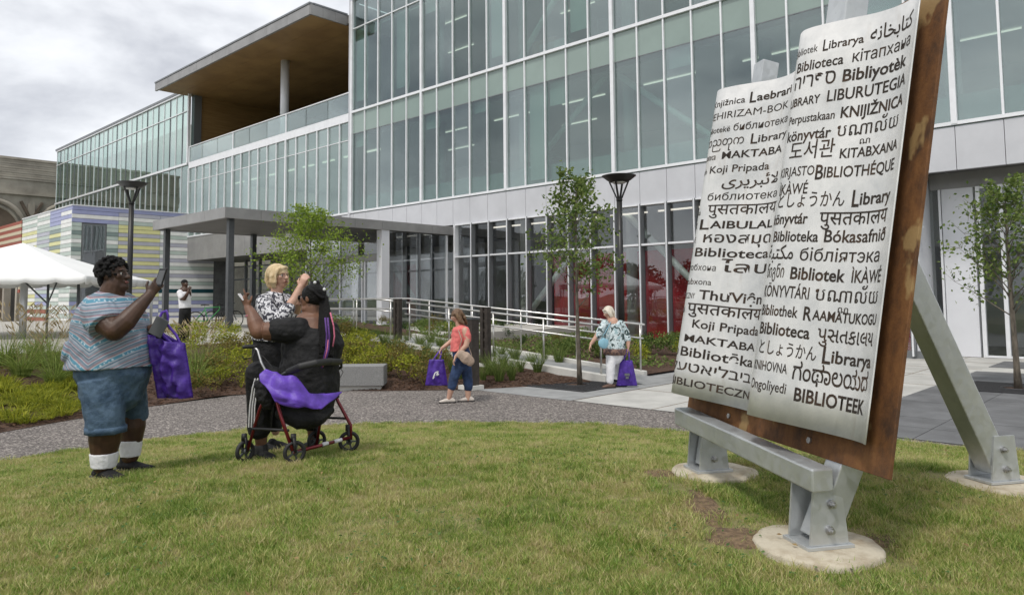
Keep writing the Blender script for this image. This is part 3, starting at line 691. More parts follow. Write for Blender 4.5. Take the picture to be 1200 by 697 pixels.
# ------------------------------------------------------------------ street lamps
def lamp(x, y, z, h, label):
    t = thing('street_lamp', label, 'street lamp', (x, y, z), 'black street lamps')
    mb = MB(); mb.loft([(x, y, z), (x, y, z+h-.62)], [.085, .075], n=16, round_ends=False); mb.build('pole', M['lamp_black'], t, True)
    mb = MB(); mb.loft([(x, y, z), (x, y, z+.12), (x, y, z+.16)], [.17, .17, .10], n=20, round_ends=False); mb.build('base', M['lamp_black'], t, True)
    for k in range(4):
        a = PI/4+k*PI/2+.3; d = Vector((math.cos(a), math.sin(a), 0)); c = Vector((x, y, z+h))
        mb = MB(); mb.bar(c+d*.04-VZ*.66, c+d*.27-VZ*.14, .05, .03, d); mb.build('arm', M['lamp_black'], t)
    mb = MB(); mb.loft([(x, y, z+h-.17), (x, y, z+h-.12), (x, y, z+h-.01), (x, y, z+h), (x, y, z+h+.015)], [.22, .31, .45, .46, .40], n=28, round_ends=False); mb.build('shade', M['lamp_black'], t, True)
    mb = MB(); mb.loft([(x, y, z+h-.20), (x, y, z+h-.172)], [.16, .19], n=20, round_ends=False); mb.build('lens', M['lamp_lens'], t, True)
    mb = MB(); mb.loft([(x, y, z+h-.66), (x, y, z+h-.60)], [.095, .06], n=14, round_ends=False); mb.build('collar', M['lamp_black'], t, True)
p = at(152.5, 300, 22.8); lamp(p.x, 22.8, .70, 4.80, 'black disc-topped street lamp standing in front of the striped wing')
p = at(727, 300, 19.4); lamp(p.x, 19.4, 0.0, 5.02, 'black disc-topped street lamp in front of the ground-floor windows')

# ------------------------------------------------------------------ tent
tent = thing('event_tent', 'white event tent with scalloped valance at the left edge', 'tent', (-17.5, 24, .7))
tc_ = [Vector((-12.55, 21.6, 0)), Vector((-18.6, 20.6, 0)), Vector((-19.6, 26.6, 0)), Vector((-13.55, 27.6, 0))]
ez = 2.56; pk = Vector((-16.1, 24.1, 3.75))
mb = MB(); n = 10
for k in range(4):
    c0, c1 = tc_[k]+VZ*ez, tc_[(k+1) % 4]+VZ*ez
    base = len(mb.v)
    for i in range(n+1):
        for j in range(n+1):
            q = c0.lerp(c1, j/n).lerp(pk, i/n); s_ = math.sin(PI*i/n)*.05*(1-.3*math.sin(PI*j/n)); mb.v.append(q-VZ*s_)
    for i in range(n):
        for j in range(n): mb.f.append((base+i*(n+1)+j, base+i*(n+1)+j+1, base+(i+1)*(n+1)+j+1, base+(i+1)*(n+1)+j))
o = mb.build('canopy', M['tent'], tent, True)
for k in range(4):
    c0, c1 = tc_[k]+VZ*ez, tc_[(k+1) % 4]+VZ*ez; mb = MB(); m_ = 66
    for i in range(m_+1):
        t_ = i/m_; q = c0.lerp(c1, t_); ph = (t_*7.5) % 1; dz = .25-.09*(abs(ph-.5)*2)**4; out = (c1-c0).normalized().cross(VZ)*(.02+.015*math.sin(t_*60))
        mb.v += [q+out*0, q-VZ*dz+out]
    for i in range(m_): mb.f.append((2*i, 2*i+1, 2*i+3, 2*i+2))
    o = mb.build('valance', M['tent'], tent, True); sd_ = o.modifiers.new('th', 'SOLIDIFY'); sd_.thickness = .006
for c, m_, r in ((tc_[0]+Vector((-1.35, .4, 0)), 'dark_post', .035), (tc_[0]+Vector((-.62, .7, 0)), 'dark_post', .04), (tc_[1], 'tent_pole', .05), (tc_[2], 'tent_pole', .05), (tc_[3], 'tent_pole', .05), (Vector((-14.95, 22.5, 0)), 'tent_pole', .10)):
    mb = MB(); mb.tube([c+VZ*.68, c+VZ*(ez-.02)], r, 10); mb.build('post', M[m_], tent, True)
c = tc_[0]+Vector((-1.35, .4, 0))
for s_ in (-1, 1): mb = MB(); mb.tube([c+VZ*1.75, c+Vector((.75*s_ if s_ < 0 else .28, 0, 2.45))], .025, 6); mb.build('brace', M['dark_post'], tent, True)

# ------------------------------------------------------------------ the steel book sculpture
SP0 = Vector((1.765, 3.53, .93)); SU = Vector((-.219, .976, 0)).normalized(); SN0 = Vector((-SU.y, SU.x, 0))
LEAN = math.radians(11); SV = -SN0*math.sin(LEAN)+VZ*math.cos(LEAN); SN = SN0*math.cos(LEAN)+VZ*math.sin(LEAN)
def S(u, v, n=0): return SP0+SU*u+SV*v+SN*n
scu = thing('book_sculpture', 'tall leaning book sculpture, rusty plate with two curved steel pages of words', 'sculpture', (2.0, 4.6, .5))
mb = MB(); OUT = [(0, 0), (2.12, 0), (2.12, 2.36), (1.15, 2.40), (1.0, 2.50), (0, 2.53)]
mb.v += [S(u, v, -.022) for u, v in OUT]+[S(u, v, -.002) for u, v in OUT]; mb.f += [(0, 1, 2, 3, 4, 5), (11, 10, 9, 8, 7, 6)]+[(k, k+6, (k+1) % 6+6, (k+1) % 6) for k in range(6)]
bp_ = mb.build('backing_plate', M['corten'], scu); bm_ = bmesh.new(); bm_.from_mesh(bp_.data); bmesh.ops.recalc_face_normals(bm_, faces=bm_.faces[:]); bm_.to_mesh(bp_.data); bm_.free(); bevel(bp_, .003)
for u, v in ((.62, .07), (1.5, .07)): mb = MB(); mb.disc(S(u, v, .004), .018, SU, SV, .012, 6); mb.build('bolt', M['chrome'], scu)
PROF_T = [0, .08, .2, .35, .5, .65, .78, .88, .95, 1.0]; PROF_O = [.115, .072, .052, .085, .16, .232, .270, .232, .145, .030]
PW, PH, PV0 = .975, 2.33, .14
def _catmull(t):
    i = max(j for j in range(len(PROF_T)) if PROF_T[j] <= min(t, .9999)); i = min(i, len(PROF_T)-2)
    t0, t1 = PROF_T[i], PROF_T[i+1]; x = (t-t0)/(t1-t0)
    def sl(j):
        a, b = max(j-1, 0), min(j+1, len(PROF_T)-1); return (PROF_O[b]-PROF_O[a])/(PROF_T[b]-PROF_T[a])
    h = t1-t0; m0, m1 = sl(i)*h, sl(i+1)*h; p0, p1 = PROF_O[i], PROF_O[i+1]
    return (2*x**3-3*x**2+1)*p0+(x**3-2*x**2+x)*m0+(-2*x**3+3*x**2)*p1+(x**3-x**2)*m1
# arc-length table so that lettering keeps its width round the bulge
_s = np.linspace(0, 1, 121); _o = np.array([_catmull(t) for t in _s]); _L = np.concatenate([[0], np.cumsum(np.hypot(np.diff(_s)*PW, np.diff(_o)))]); ARC = _L[-1]
def page_pt(pg, x, v, lift=0):
    "x: metres along the sheet from its far (left) edge, v: metres up"
    L = ARC-x; t = float(np.interp(L, _L, _s)); o = _catmull(t); e = 1e-3
    do = (_catmull(min(t+e, 1))-_catmull(max(t-e, 0)))/((min(t+e, 1)-max(t-e, 0))*PW)
    nrm = Vector((-do, 1)).normalized(); u = (.045 if pg == 0 else 1.07)+t*PW
    return S(u+nrm.x*lift, PV0+v, o+nrm.y*lift)
pages = []
for pg, lab in ((0, 'nearer curved page of brushed steel'), (1, 'farther curved page of brushed steel, partly hidden')):
    mb = MB(); nx, nv = 64, 12
    for i in range(nx+1):
        for j in range(nv+1): mb.v.append(page_pt(pg, ARC*i/nx, (PH if pg == 0 else 2.25)*j/nv))
    for i in range(nx):
        for j in range(nv): a = i*(nv+1)+j; mb.f.append((a, a+nv+1, a+nv+2, a+1))
    o = mb.build('page', M['page'], scu, True); md = o.modifiers.new('t', 'SOLIDIFY'); md.thickness = .006; md.offset = -1; o['label'] = lab; pages.append(o)
    if (o.data.polygons[0].normal).dot(SN) < 0: o.data.flip_normals()
def word(pg, txt, x0, x1, v, h, bold=0.0, italic=0.0, name='word'):
    cu = D.curves.new('txt', 'FONT'); cu.body = txt; cu.size = 1; cu.resolution_u = 3; cu.offset = bold; cu.fill_mode = 'FRONT'; cu.shear = italic; cu.dimensions = '2D'
    o = D.objects.new('txt', cu); COL.objects.link(o); dg = bpy.context.evaluated_depsgraph_get(); me = D.meshes.new_from_object(o.evaluated_get(dg)); D.objects.remove(o)
    if not me.vertices: return
    co = np.array([v_.co[:] for v_ in me.vertices]); mn, mx_ = co.min(0), co.max(0); wd = max(mx_[0]-mn[0], .01)
    sx = (x1-x0)/wd; sy = h/.73
    bm = bmesh.new(); bm.from_mesh(me); D.meshes.remove(me)
    for v_ in bm.verts: v_.co.x = x0+(v_.co.x-mn[0])*sx; v_.co.y = v_.co.y*sy
    k = x0+.02
    while k < x1: bmesh.ops.bisect_plane(bm, geom=bm.verts[:]+bm.edges[:]+bm.faces[:], plane_co=(k, 0, 0), plane_no=(1, 0, 0)); k += .02
    bmesh.ops.remove_doubles(bm, verts=bm.verts, dist=1e-5)
    for v_ in bm.verts: v_.co = page_pt(pg, v_.co.x, v+v_.co.y, .0015) - parent_loc(pages[pg])
    me = D.meshes.new(name); bm.to_mesh(me); bm.free(); me.materials.append(M['letter'])
    o = D.objects.new(name, me); COL.objects.link(o); o.parent = pages[pg]; return o
def smallcaps(pg, txt, x0, x1, v, h, bold): 
    h *= (.93 if pg == 0 else .86); bold = min(bold*.7, .02); w0 = (x1-x0)*1.25/(len(txt)+.25); word(pg, txt[0], x0, x0+w0*.92, v-h*.12, h*1.28, bold); word(pg, txt[1:], x0+w0, x1, v, h*.92, bold)
def rows(pg, items, top, pitch):
    sh_ = .155 if pg == 0 else .09
    for i, row in enumerate(items):
        v = top-i*pitch
        for (t, x0, x1, h, b, *sc) in row:
            x0, x1 = sh_+x0*(1.075-sh_)/1.075, sh_+x1*(1.075-sh_)/1.075
            dv = sc[1] if len(sc) > 1 else 0
            if sc and sc[0] == 'sc': smallcaps(pg, t, x0, x1, v+dv, h, b)
            else: word(pg, t, x0, x1, v+dv, h*(.90 if pg == 0 else .84), min(b*.5, .024 if h > .07 else .017), sc[0] if sc else 0)
A_ = ARC
near_rows = [
 [('Bibliotek', .14, .36, .055, .0), ('Librarya', .40, .68, .062, .02, 'sc'), ('\uFEEA\uFEE7\uFE8E\uFEA8\uFE91\uFE8E\uFE98\uFB90', .72, 1.06, .10, .02)],
 [('Biblioteca', .20, .56, .072, .03), ('кітапхана', .62, 1.06, .080, .01)],
 [('הירפס', .20, .52, .105, .015), ('Bibliyotèk', .57, 1.04, .082, .045)],
 [('LIBRARY', .17, .43, .060, .05), ('LIBURUTEGIA', .48, 1.06, .078, .03)],
 [('Perpustakaan', .19, .55, .060, .02), ('KNIJIŽNICA', .59, 1.06, .074, .045)],
 [('könyvtár', .20, .54, .075, .035), ('បណាល័យ', .58, 1.03, .085, .01), ('ណ', .74, .81, .04, .01, 0, -.055)],
 [('도서관', .25, .58, .10, .01), ('KITABXANA', .62, 1.06, .064, .06, 0, -.02)],
 [('KIRJASTO', .17, .46, .066, .015), ('BIBLIOTHÉQUE', .47, 1.05, .076, .02, 'sc', -.02)],
 [('ÌKÀWÉ', .19, .43, .074, .02, 0, .0)],
 [('としょうかん', .20, .69, .085, .01, 0, .035), ('Library', .74, 1.05, .082, .03, 'sc', .035)],
 [('könyvtár', .16, .46, .074, .04, 0, .04), ('पुसतकालय', .54, 1.04, .090, .015, 0, .035)],
 [('Biblioteka', .20, .55, .072, .035, 0, .045), ('Bókasafnið', .59, 1.05, .080, .03, 0, .045)],
 [('\uFE94\uFE92\uFE98\uFEDC\uFEE3', .16, .39, .095, .02, 0, .05), ('бібліятэка', .44, 1.01, .082, .01, 0, .045)],
 [('წიგნი', .18, .34, .085, .01, 0, .05), ('Bibliotek', .39, .76, .080, .045, 0, .045), ('ÌKÀWÉ', .80, 1.06, .078, .025, 0, .045)],
 [('KÖNYVTÁRI', .17, .54, .078, .025, 0, .045), ('បណាល័យ', .58, 1.05, .085, .01, 0, .045), ('ណ', .74, .81, .04, .01, 0, -.012)],
 [('Bibliothek', .18, .48, .072, .03, 0, .045), ('RAAMATUKOGU', .52, 1.07, .066, .03, 'sc', .045)],
 [('Biblioteca', .19, .58, .078, .04, 0, .045), ('પુસતકાલય', .63, 1.06, .090, .015, 0, .045)],
 [('としょうかん', .22, .64, .075, .01, 0, .045), ('Librarya', .68, 1.07, .080, .03, 'sc', .045)],
 [('KNIHOVNA', .18, .46, .062, .02, 0, .055), ('ಗಂಥಾಲಯದ', .50, 1.06, .105, .02, 0, .035)],
 [('Ongoliyedi', .17, .47, .066, .015, 0, .055), ('BIBLIOTEEK', .53, 1.05, .082, .065, 0, .03)]]
rows(0, near_rows, PH-.165, .1085)
far_rows = [
 [('Knjižnica', .22, .56, .060, .015), ('Laebrari', .60, 1.0, .075, .03, 'sc')],
 [('YEHIRIZAM-BOK', .18, .98, .066, .0)],
 [('Bibliotekë', .16, .46, .055, .015), ('библиотека', .49, 1.0, .066, .01)],
 [('ကညတုက', .20, .60, .080, .01), ('Library', .66, 1.02, .070, .02, 'sc')],
 [('Biblioteca', .16, .36, .060, .01), ('MAKTABA', .42, .98, .066, .06)],
 [('Bokasafn', .14, .28, .05, .01), ('Koji Pripada', .32, .86, .066, .02)],
 [('\uFBFC\uFEAE\uFBFE\uFEAE\uFE92\uFE8B\uFEFB', .46, .98, .090, .02)],
 [('библиотека', .34, 1.0, .068, .005)],
 [('knižnica', .12, .28, .05, .01), ('पुसतकालय', .36, 1.02, .095, .015)],
 [('TEK', .14, .26, .055, .01), ('LAIBULAL', .30, 1.0, .070, .06, 'sc')],
 [('ÌKÀWÉ', .12, .27, .05, .01), ('หองสมุด', .36, 1.0, .090, .02)],
 [('ONE', .14, .24, .045, .0), ('Biblioteca', .29, 1.0, .078, .03)],
 [('китобхона', .14, .52, .055, .0), ('ไลบ', .56, 1.0, .095, .015)],
 [('kitubxona', .16, .50, .055, .0)],
 [('BIBLIOTECZNY', .10, .36, .05, .0), ('ThưViện', .40, 1.0, .082, .035)],
 [('\u0e25\u0e1a', .14, .26, .06, .01), ('पुसतकालय', .30, 1.02, .095, .02)],
 [('Koji Pripada', .38, 1.02, .072, .03)],
 [('MAKTABA', .32, 1.0, .062, .06)],
 [('หอ', .12, .26, .08, .01), ('Bibliotēka', .30, 1.0, .080, .03)],
 [('קעטאילביב', .18, 1.0, .082, .015)],
 [('BIBLIOTECZN', .18, 1.02, .066, .02, 'sc')]]
rows(1, far_rows, 2.25-.14, .1020)
# galvanised frame: masts, cross beam, rear strut, footings
def foot(base, along, label_pad, sz=.20, lean_dir=None, yaw=0):
    z = base.z; along = along.normalized(); ac = Vector((-along.y, along.x, 0))
    mb = MB(); mb.obox((base.x, base.y, z+.035), along*.135, ac*.115, VZ*.009); bevel(mb.build('base_plate', M['galv'], scu), .002)
    for s_ in (-1, 1):   # two cheek plates tapering upward
        mb = MB(); c = base+ac*s_*.092; t = .007
        for k in (-1, 1):
            mb.v += [c+ac*t*k-along*.112+VZ*.045, c+ac*t*k+along*.112+VZ*.045, c+ac*t*k+along*.082+VZ*.34, c+ac*t*k-along*.082+VZ*.34]
        mb.f += [(0, 1, 2, 3), (7, 6, 5, 4), (0, 4, 5, 1), (1, 5, 6, 2), (2, 6, 7, 3), (3, 7, 4, 0)]; ch = mb.build('cheek_plate', M['galv'], scu)
        for h in (.12, .25):
            mb = MB(); q = c+ac*s_*.012+VZ*h+along*(.015 if h > .2 else 0)
            mb.disc(q, .023, along, VZ, .012, 18); mb.disc(q+ac*s_*.014, .017, along, VZ, .016, 6); mb.disc(q+ac*s_*.028, .009, along, VZ, .012, 10); mb.build('bolt', M['chrome'], ch)
def pad(x, y, r, label, seed):
    z = lawn_z1(x, y); mb = MB(); rn = random.Random(seed); n = 40
    rad = [r*(1+.10*mnoise.noise(Vector((math.cos(2*PI*k/n)*1.3+seed, math.sin(2*PI*k/n)*1.3, 0)))+rn.uniform(-.015, .015)) for k in range(n)]
    for h, s_ in ((-.08, 1.0), (.012, 1.0), (.024, .97), (.026, .5)):
        mb.v += [Vector((x+rad[k]*s_*math.cos(2*PI*k/n), y+rad[k]*s_*math.sin(2*PI*k/n), z+h)) for k in range(n)]
    mb.v.append(Vector((x, y, z+.026)))
    for i in range(3):
        for k in range(n): mb.f.append((i*n+k, i*n+(k+1) % n, (i+1)*n+(k+1) % n, (i+1)*n+k))
    for k in range(n): mb.f.append((3*n+k, 3*n+(k+1) % n, 4*n))
    return tag(mb.build('concrete_pad', M['pad'], None, True), label, 'concrete footing', 'footings of the sculpture')
def mast(u, bx, by, top_v, w_=.135):
    z = lawn_z1(bx, by); kn = S(u, .10, -.095); tt = S(u, top_v, -.095); bb = Vector((bx, by, z+.05)); dn = (kn-bb).normalized(); side_ = SU; fr = dn.cross(side_).normalized()
    mb = MB(); mb.obox((kn+tt)/2, SU*w_*.5, (tt-kn)/2, SN*w_*.5); bevel(mb.build('mast', M['galv'], scu), .008)
    mb = MB(); mb.obox((bb+kn)/2, SU*w_*.505, (kn-bb)/2, fr*w_*.505); bevel(mb.build('leg', M['galv'], scu), .008); return Vector((bx, by, z))
B1 = mast(.40, 1.60, 3.97, 2.45); foot(B1, -SN0, ''); B2 = mast(1.86, 1.385, 5.34, 2.70); foot(B2, -SN0, '')
PADS = [(B1.x, B1.y, .33), (B2.x+.02, B2.y, .30)]
pad(B1.x-.01, B1.y, .325, 'round tan concrete footing under the nearest leg of the sculpture', 1)
pad(B2.x+.04, B2.y, .29, 'round tan concrete footing under the far left leg of the sculpture', 2)
mb = MB(); mb.obox(S(1.0, 1.9, -.13), SU*.10, SV*1.15, SN*.08); bevel(mb.build('mast', M['galv'], scu), .008)
# cross beam with closed end plate
bc0, bc1 = S(.33, -.095, .10), S(1.98, -.015, .10)
mb = MB(); mb.obox((bc0+bc1)/2, (bc1-bc0)/2, SN0*.062, VZ*.060); bevel(mb.build('cross_beam', M['galv'], scu), .010)
for u in (.36, 1.8): mb = MB(); mb.disc(S(u+.2, .17, .012), .022, SU, SV, .02, 6); mb.build('bolt', M['chrome'], scu)
# rear strut
sb = Vector((3.27, 5.10, 0)); sb.z = lawn_z1(sb.x, sb.y); stp = S(1.0, 2.02, -.16)
mb = MB(); d_ = (sb+VZ*.12-stp).normalized(); sd2 = SU; up2 = d_.cross(sd2).normalized()
mb.obox((stp+sb+VZ*.12)/2, SU*.075, (sb+VZ*.12-stp)/2, up2*.082); bevel(mb.build('strut', M['galv'], scu), .008)
foot(sb, SN0, ''); PADS.append((sb.x, sb.y, .33)); pad(sb.x+.03, sb.y, .32, 'round tan concrete footing under the rear strut of the sculpture', 3)

# bare trodden soil beside the footings
def soil_patch(cx, cy, rx, ry, seed):
    mb = MB(); n = 36; m_ = 7; lift = .016
    for i in range(m_+1):
        for k in range(n):
            a = 2*PI*k/n; q = i/m_*(1+.22*mnoise.noise(Vector((math.cos(a)*1.6+seed, math.sin(a)*1.6, 2)))); x, y = cx+rx*q*math.cos(a), cy+ry*q*math.sin(a); mb.v.append(Vector((x, y, lawn_z1(x, y)+mnoise.noise(Vector((x*.9, y*.9, 3)))*.018+lift*(1-(i/m_)**4)-.004)))
    for i in range(m_):
        for k in range(n): mb.f.append((i*n+k, (i+1)*n+k, (i+1)*n+(k+1) % n, i*n+(k+1) % n))
    o = mb.build('bare_soil', M['soil'], None, True); o['kind'] = 'structure'
soil_patch(B1.x-.36, B1.y+.16, .20, .17, 1); soil_patch(B2.x-.34, B2.y+.02, .13, .14, 4); soil_patch(B1.x-.44, B1.y+.62, .12, .34, 8); soil_patch(B1.x+.40, B1.y+.10, .12, .12, 5)
# ------------------------------------------------------------------ lawn grass
rg = np.random.default_rng(5)
def sample_lawn():
    pts = []
    for (y0, y1, dens) in ((2.6, 4.2, 1900), (4.2, 5.6, 1300), (5.6, 7.5, 850), (7.5, 11.4, 520)):
        n = int(2.22*(y1*.78+.6)*(y1-y0)*dens); x = rg.uniform(-1.22, 1, n)*(y1*.78+.6); y = rg.uniform(y0, y1, n); pts.append(np.c_[x, y])
    P_ = np.concatenate(pts); ins = P_[:, 1] < line_y(P_[:, 0], PATH_FRONT)+rg.uniform(-.04, .05, len(P_)); P_ = P_[ins]
    keep = np.ones(len(P_), bool)
    for px, py, r in PADS: keep &= np.hypot(P_[:, 0]-px, P_[:, 1]-py) > r*(1+.05*rg.standard_normal(len(P_)))-.01
    # worn soil between the footings
    worn = np.array([mnoise.noise(Vector((p[0]*1.6, p[1]*1.6, 7))) for p in P_])
    trk = seg_dist(P_, [(PADS[0][0]-.42, PADS[0][1]+.1), (PADS[0][0]-.40, PADS[0][1]+.75), (PADS[1][0]-.42, PADS[1][1]-.3), (PADS[1][0]-.38, PADS[1][1]+.15)])
    keep &= ~((trk < .10+.12*worn) & (rg.random(len(P_)) < .75))
    nearpad = np.min([np.hypot(P_[:, 0]-px, P_[:, 1]-py)-r for px, py, r in PADS], axis=0)
    keep &= ~((nearpad < .10+.1*worn) & (rg.random(len(P_)) < .7))
    keep &= ~((worn > .48) & (rg.random(len(P_)) < .35))
    return P_[keep]
GP = sample_lawn(); gz = lawn_z(GP)
bumpz = np.array([mnoise.noise(Vector((p[0]*.9, p[1]*.9, 3)))*.018 for p in GP])
me = D.meshes.new('lawn_grass'); me.from_pydata([(a, b, c) for a, b, c in zip(GP[:, 0], GP[:, 1], gz+bumpz-.004)], [], [])
def grassmat():
    m = D.materials.new('grass_blades'); m.use_nodes = True; t = m.node_tree; b = t.nodes['Principled BSDF']; b.inputs['Roughness'].default_value = .55
    g = N(t, 'ShaderNodeNewGeometry'); oi = N(t, 'ShaderNodeObjectInfo')
    n = N(t, 'ShaderNodeTexNoise', i_Scale=1.7, i_Detail=7.0, i_Roughness=.72); t.links.new(g.outputs['Position'], n.inputs[0])
    a = N(t, 'ShaderNodeMath', operation='MULTIPLY_ADD', n_1=.38); t.links.new(oi.outputs['Random'], a.inputs[0]); t.links.new(n.outputs[0], a.inputs[2])
    a2 = N(t, 'ShaderNodeMath', operation='MULTIPLY_ADD', n_1=.20); t.links.new(g.outputs['Random Per Island'], a2.inputs[0]); t.links.new(a.outputs[0], a2.inputs[2])
    r = N(t, 'ShaderNodeValToRGB'); t.links.new(a2.outputs[0], r.inputs[0]); E_ = r.color_ramp.elements
    E_[0].position = .42; E_[0].color = (.060, .120, .018, 1); E_[1].position = .98; E_[1].color = (.50, .43, .22, 1)
    for p_, c in ((.58, (.14, .22, .030)), (.72, (.22, .335, .052)), (.87, (.46, .45, .15))): e = E_.new(p_); e.color = (*c, 1)
    t.links.new(r.outputs[0], b.inputs['Base Color'])
    tr = N(t, 'ShaderNodeBsdfTranslucent'); t.links.new(r.outputs[0], tr.inputs[0]); ms = N(t, 'ShaderNodeMixShader', n_0=.3)
    t.links.new(b.outputs[0], ms.inputs[1]); t.links.new(tr.outputs[0], ms.inputs[2]); t.links.new(ms.outputs[0], t.nodes['Material Output'].inputs[0]); return m
M['grass'] = grassmat()
def blades_mesh(name, n, rad, h0, h1, w0, lean, m, seed=0, curve=.5, segs=2, islandsplit=True):
    r = random.Random(seed); V = []; F = []
    for k in range(n):
        a = r.uniform(0, 2*PI); q = rad*math.sqrt(r.random()); x, y = q*math.cos(a), q*math.sin(a); h = r.uniform(h0, h1); w = w0*r.uniform(.7, 1.3)
        la = r.uniform(0, 2*PI) if rad < .06 else a+r.uniform(-.6, .6); ln = h*r.uniform(.1, 1)*lean; fa = r.uniform(0, PI); sx, sy = math.cos(fa)*w/2, math.sin(fa)*w/2; b0 = len(V)
        for s_ in range(segs+1):
            t_ = s_/segs; dx = ln*t_**(1+curve); z = h*t_*(1-.25*lean*t_*curve) if lean < 1.2 else h*(t_-.55*t_*t_*min(ln/h, 1)*curve*1.3); ww = 1-t_**2*.55
            cx_, cy_ = x+math.cos(la)*dx, y+math.sin(la)*dx
            if s_ < segs: V += [(cx_-sx*ww, cy_-sy*ww, z), (cx_+sx*ww, cy_+sy*ww, z)]
            else: V.append((cx_, cy_, z))
        for s_ in range(segs-1): F.append((b0+2*s_, b0+2*s_+1, b0+2*s_+3, b0+2*s_+2))
        F.append((b0+2*segs-2, b0+2*segs-1, b0+2*segs))
    me_ = D.meshes.new(name); me_.from_pydata(V, [], F); me_.update(); me_.materials.append(m); return me_
tufts = [D.objects.new('grass_tuft', blades_mesh('grass_tuft', 24, .048, .015, .040, .0026, .9, M['grass'], s_)) for s_ in range(3)]
lg = D.objects.new('lawn_grass', me); COL.objects.link(lg); tag(lg, 'mown green lawn grass with dry straw-coloured patches', kind='stuff')
ng = D.node_groups.new('scatter', 'GeometryNodeTree'); ng.interface.new_socket('Geometry', in_out='INPUT', socket_type='NodeSocketGeometry'); ng.interface.new_socket('Geometry', in_out='OUTPUT', socket_type='NodeSocketGeometry')
gi = ng.nodes.new('NodeGroupInput'); go = ng.nodes.new('NodeGroupOutput'); iop = ng.nodes.new('GeometryNodeInstanceOnPoints'); ji = ng.nodes.new('GeometryNodeJoinGeometry')
for tf in tufts:
    oi = ng.nodes.new('GeometryNodeObjectInfo'); oi.inputs['Object'].default_value = tf; oi.inputs['As Instance'].default_value = True; ng.links.new(oi.outputs['Geometry'], ji.inputs[0])
iop.inputs['Pick Instance'].default_value = True
rv = ng.nodes.new('FunctionNodeRandomValue'); rv.data_type = 'FLOAT_VECTOR'; rv.inputs[0].default_value = (-.12, -.12, 0); rv.inputs[1].default_value = (.12, .12, 6.28)
r2 = ng.nodes.new('FunctionNodeRandomValue'); r2.inputs[2].default_value = .65; r2.inputs[3].default_value = 1.35; r2.inputs['Seed'].default_value = 4
ng.links.new(gi.outputs[0], iop.inputs['Points']); ng.links.new(ji.outputs[0], iop.inputs['Instance']); ng.links.new(rv.outputs[0], iop.inputs['Rotation']); nzz = ng.nodes.new('ShaderNodeTexNoise'); nzz.inputs['Scale'].default_value = 5.0; nzz.inputs['Detail'].default_value = 3.0; mrr = ng.nodes.new('ShaderNodeMapRange'); mrr.inputs[1].default_value = .35; mrr.inputs[2].default_value = .68; mrr.inputs[3].default_value = .62; mrr.inputs[4].default_value = 1.5; ng.links.new(nzz.outputs[0], mrr.inputs[0]); mmu = ng.nodes.new('ShaderNodeMath'); mmu.operation = 'MULTIPLY'; ng.links.new(mrr.outputs[0], mmu.inputs[0]); ng.links.new(r2.outputs[1], mmu.inputs[1]); ng.links.new(mmu.outputs[0], iop.inputs['Scale']); ng.links.new(iop.outputs[0], go.inputs[0])
md = lg.modifiers.new('scatter', 'NODES'); md.node_group = ng

# small dry leaves and clover specks lying in the grass
def lawn_litter(name, n, sz, m, label, lift, seed, flat_=1.2):
    r_ = random.Random(seed); V = []; F = []
    for k in range(n):
        y = r_.uniform(3.0, 9.5); x = r_.uniform(-1, 1)*(y*.76+.4)
        if y > float(line_y(x, PATH_FRONT))-.1 or (mnoise.noise(Vector((x*1.1, y*1.1, seed))) < .05 and n > 300): continue
        leaves(V, F, [Vector((x, y, lawn_z1(x, y)+lift))], sz, r_, flat_*3)
    me_ = D.meshes.new(name); me_.from_pydata(V, [], F); me_.materials.append(m); o = D.objects.new(name, me_); COL.objects.link(o); tag(o, label, kind='stuff')

# ------------------------------------------------------------------ vegetation
M['leaf_mid'] = leafmat('leaf_mid', (.06, .11, .025), (.24, .30, .085), (.13, .19, .045))
M['leaf_bright'] = leafmat('leaf_bright', (.13, .21, .025), (.33, .42, .06), (.21, .31, .04))
M['leaf_dark'] = leafmat('leaf_dark', (.025, .05, .018), (.07, .11, .035))
M['leaf_yellow'] = leafmat('leaf_yellow', (.13, .17, .015), (.44, .43, .045), (.27, .30, .03))
M['leaf_olive'] = leafmat('leaf_olive', (.07, .10, .022), (.24, .24, .07), (.20, .14, .035))
M['blade_green'] = leafmat('blade_green', (.07, .11, .025), (.24, .29, .085), (.14, .20, .045))
M['blade_gold'] = leafmat('blade_gold', (.11, .17, .035), (.30, .36, .09), (.19, .26, .055))
M['plume'] = leafmat('plume', (.38, .31, .18), (.58, .49, .32))
M['dry_leaf'] = leafmat('dry_leaf', (.16, .09, .035), (.36, .26, .12)); M['clover'] = leafmat('clover', (.05, .11, .03), (.12, .21, .06))
def leaves(V, F, pts, size, r, up=.3):
    for p in pts:
        n = Vector((r.gauss(0, 1), r.gauss(0, 1), r.gauss(0, 1)+up)).normalized(); t = n.orthogonal().normalized(); t.rotate(Matrix.Rotation(r.uniform(0, 6.28), 3, n)); b = n.cross(t); s_ = size*r.uniform(.6, 1.25); o = len(V)
        V += [p-t*s_*.5, p+b*s_*.34+n*s_*.08, p+t*s_*.55, p-b*s_*.34+n*s_*.08]; F.append((o, o+1, o+2, o+3))
lawn_litter('dead_leaves', 120, .030, M['dry_leaf'], 'small dry leaves lying on the lawn', .045, 1); lawn_litter('clover_patches', 5000, .024, M['clover'], 'low clover and broad-leaved weeds in the lawn', .028, 2)
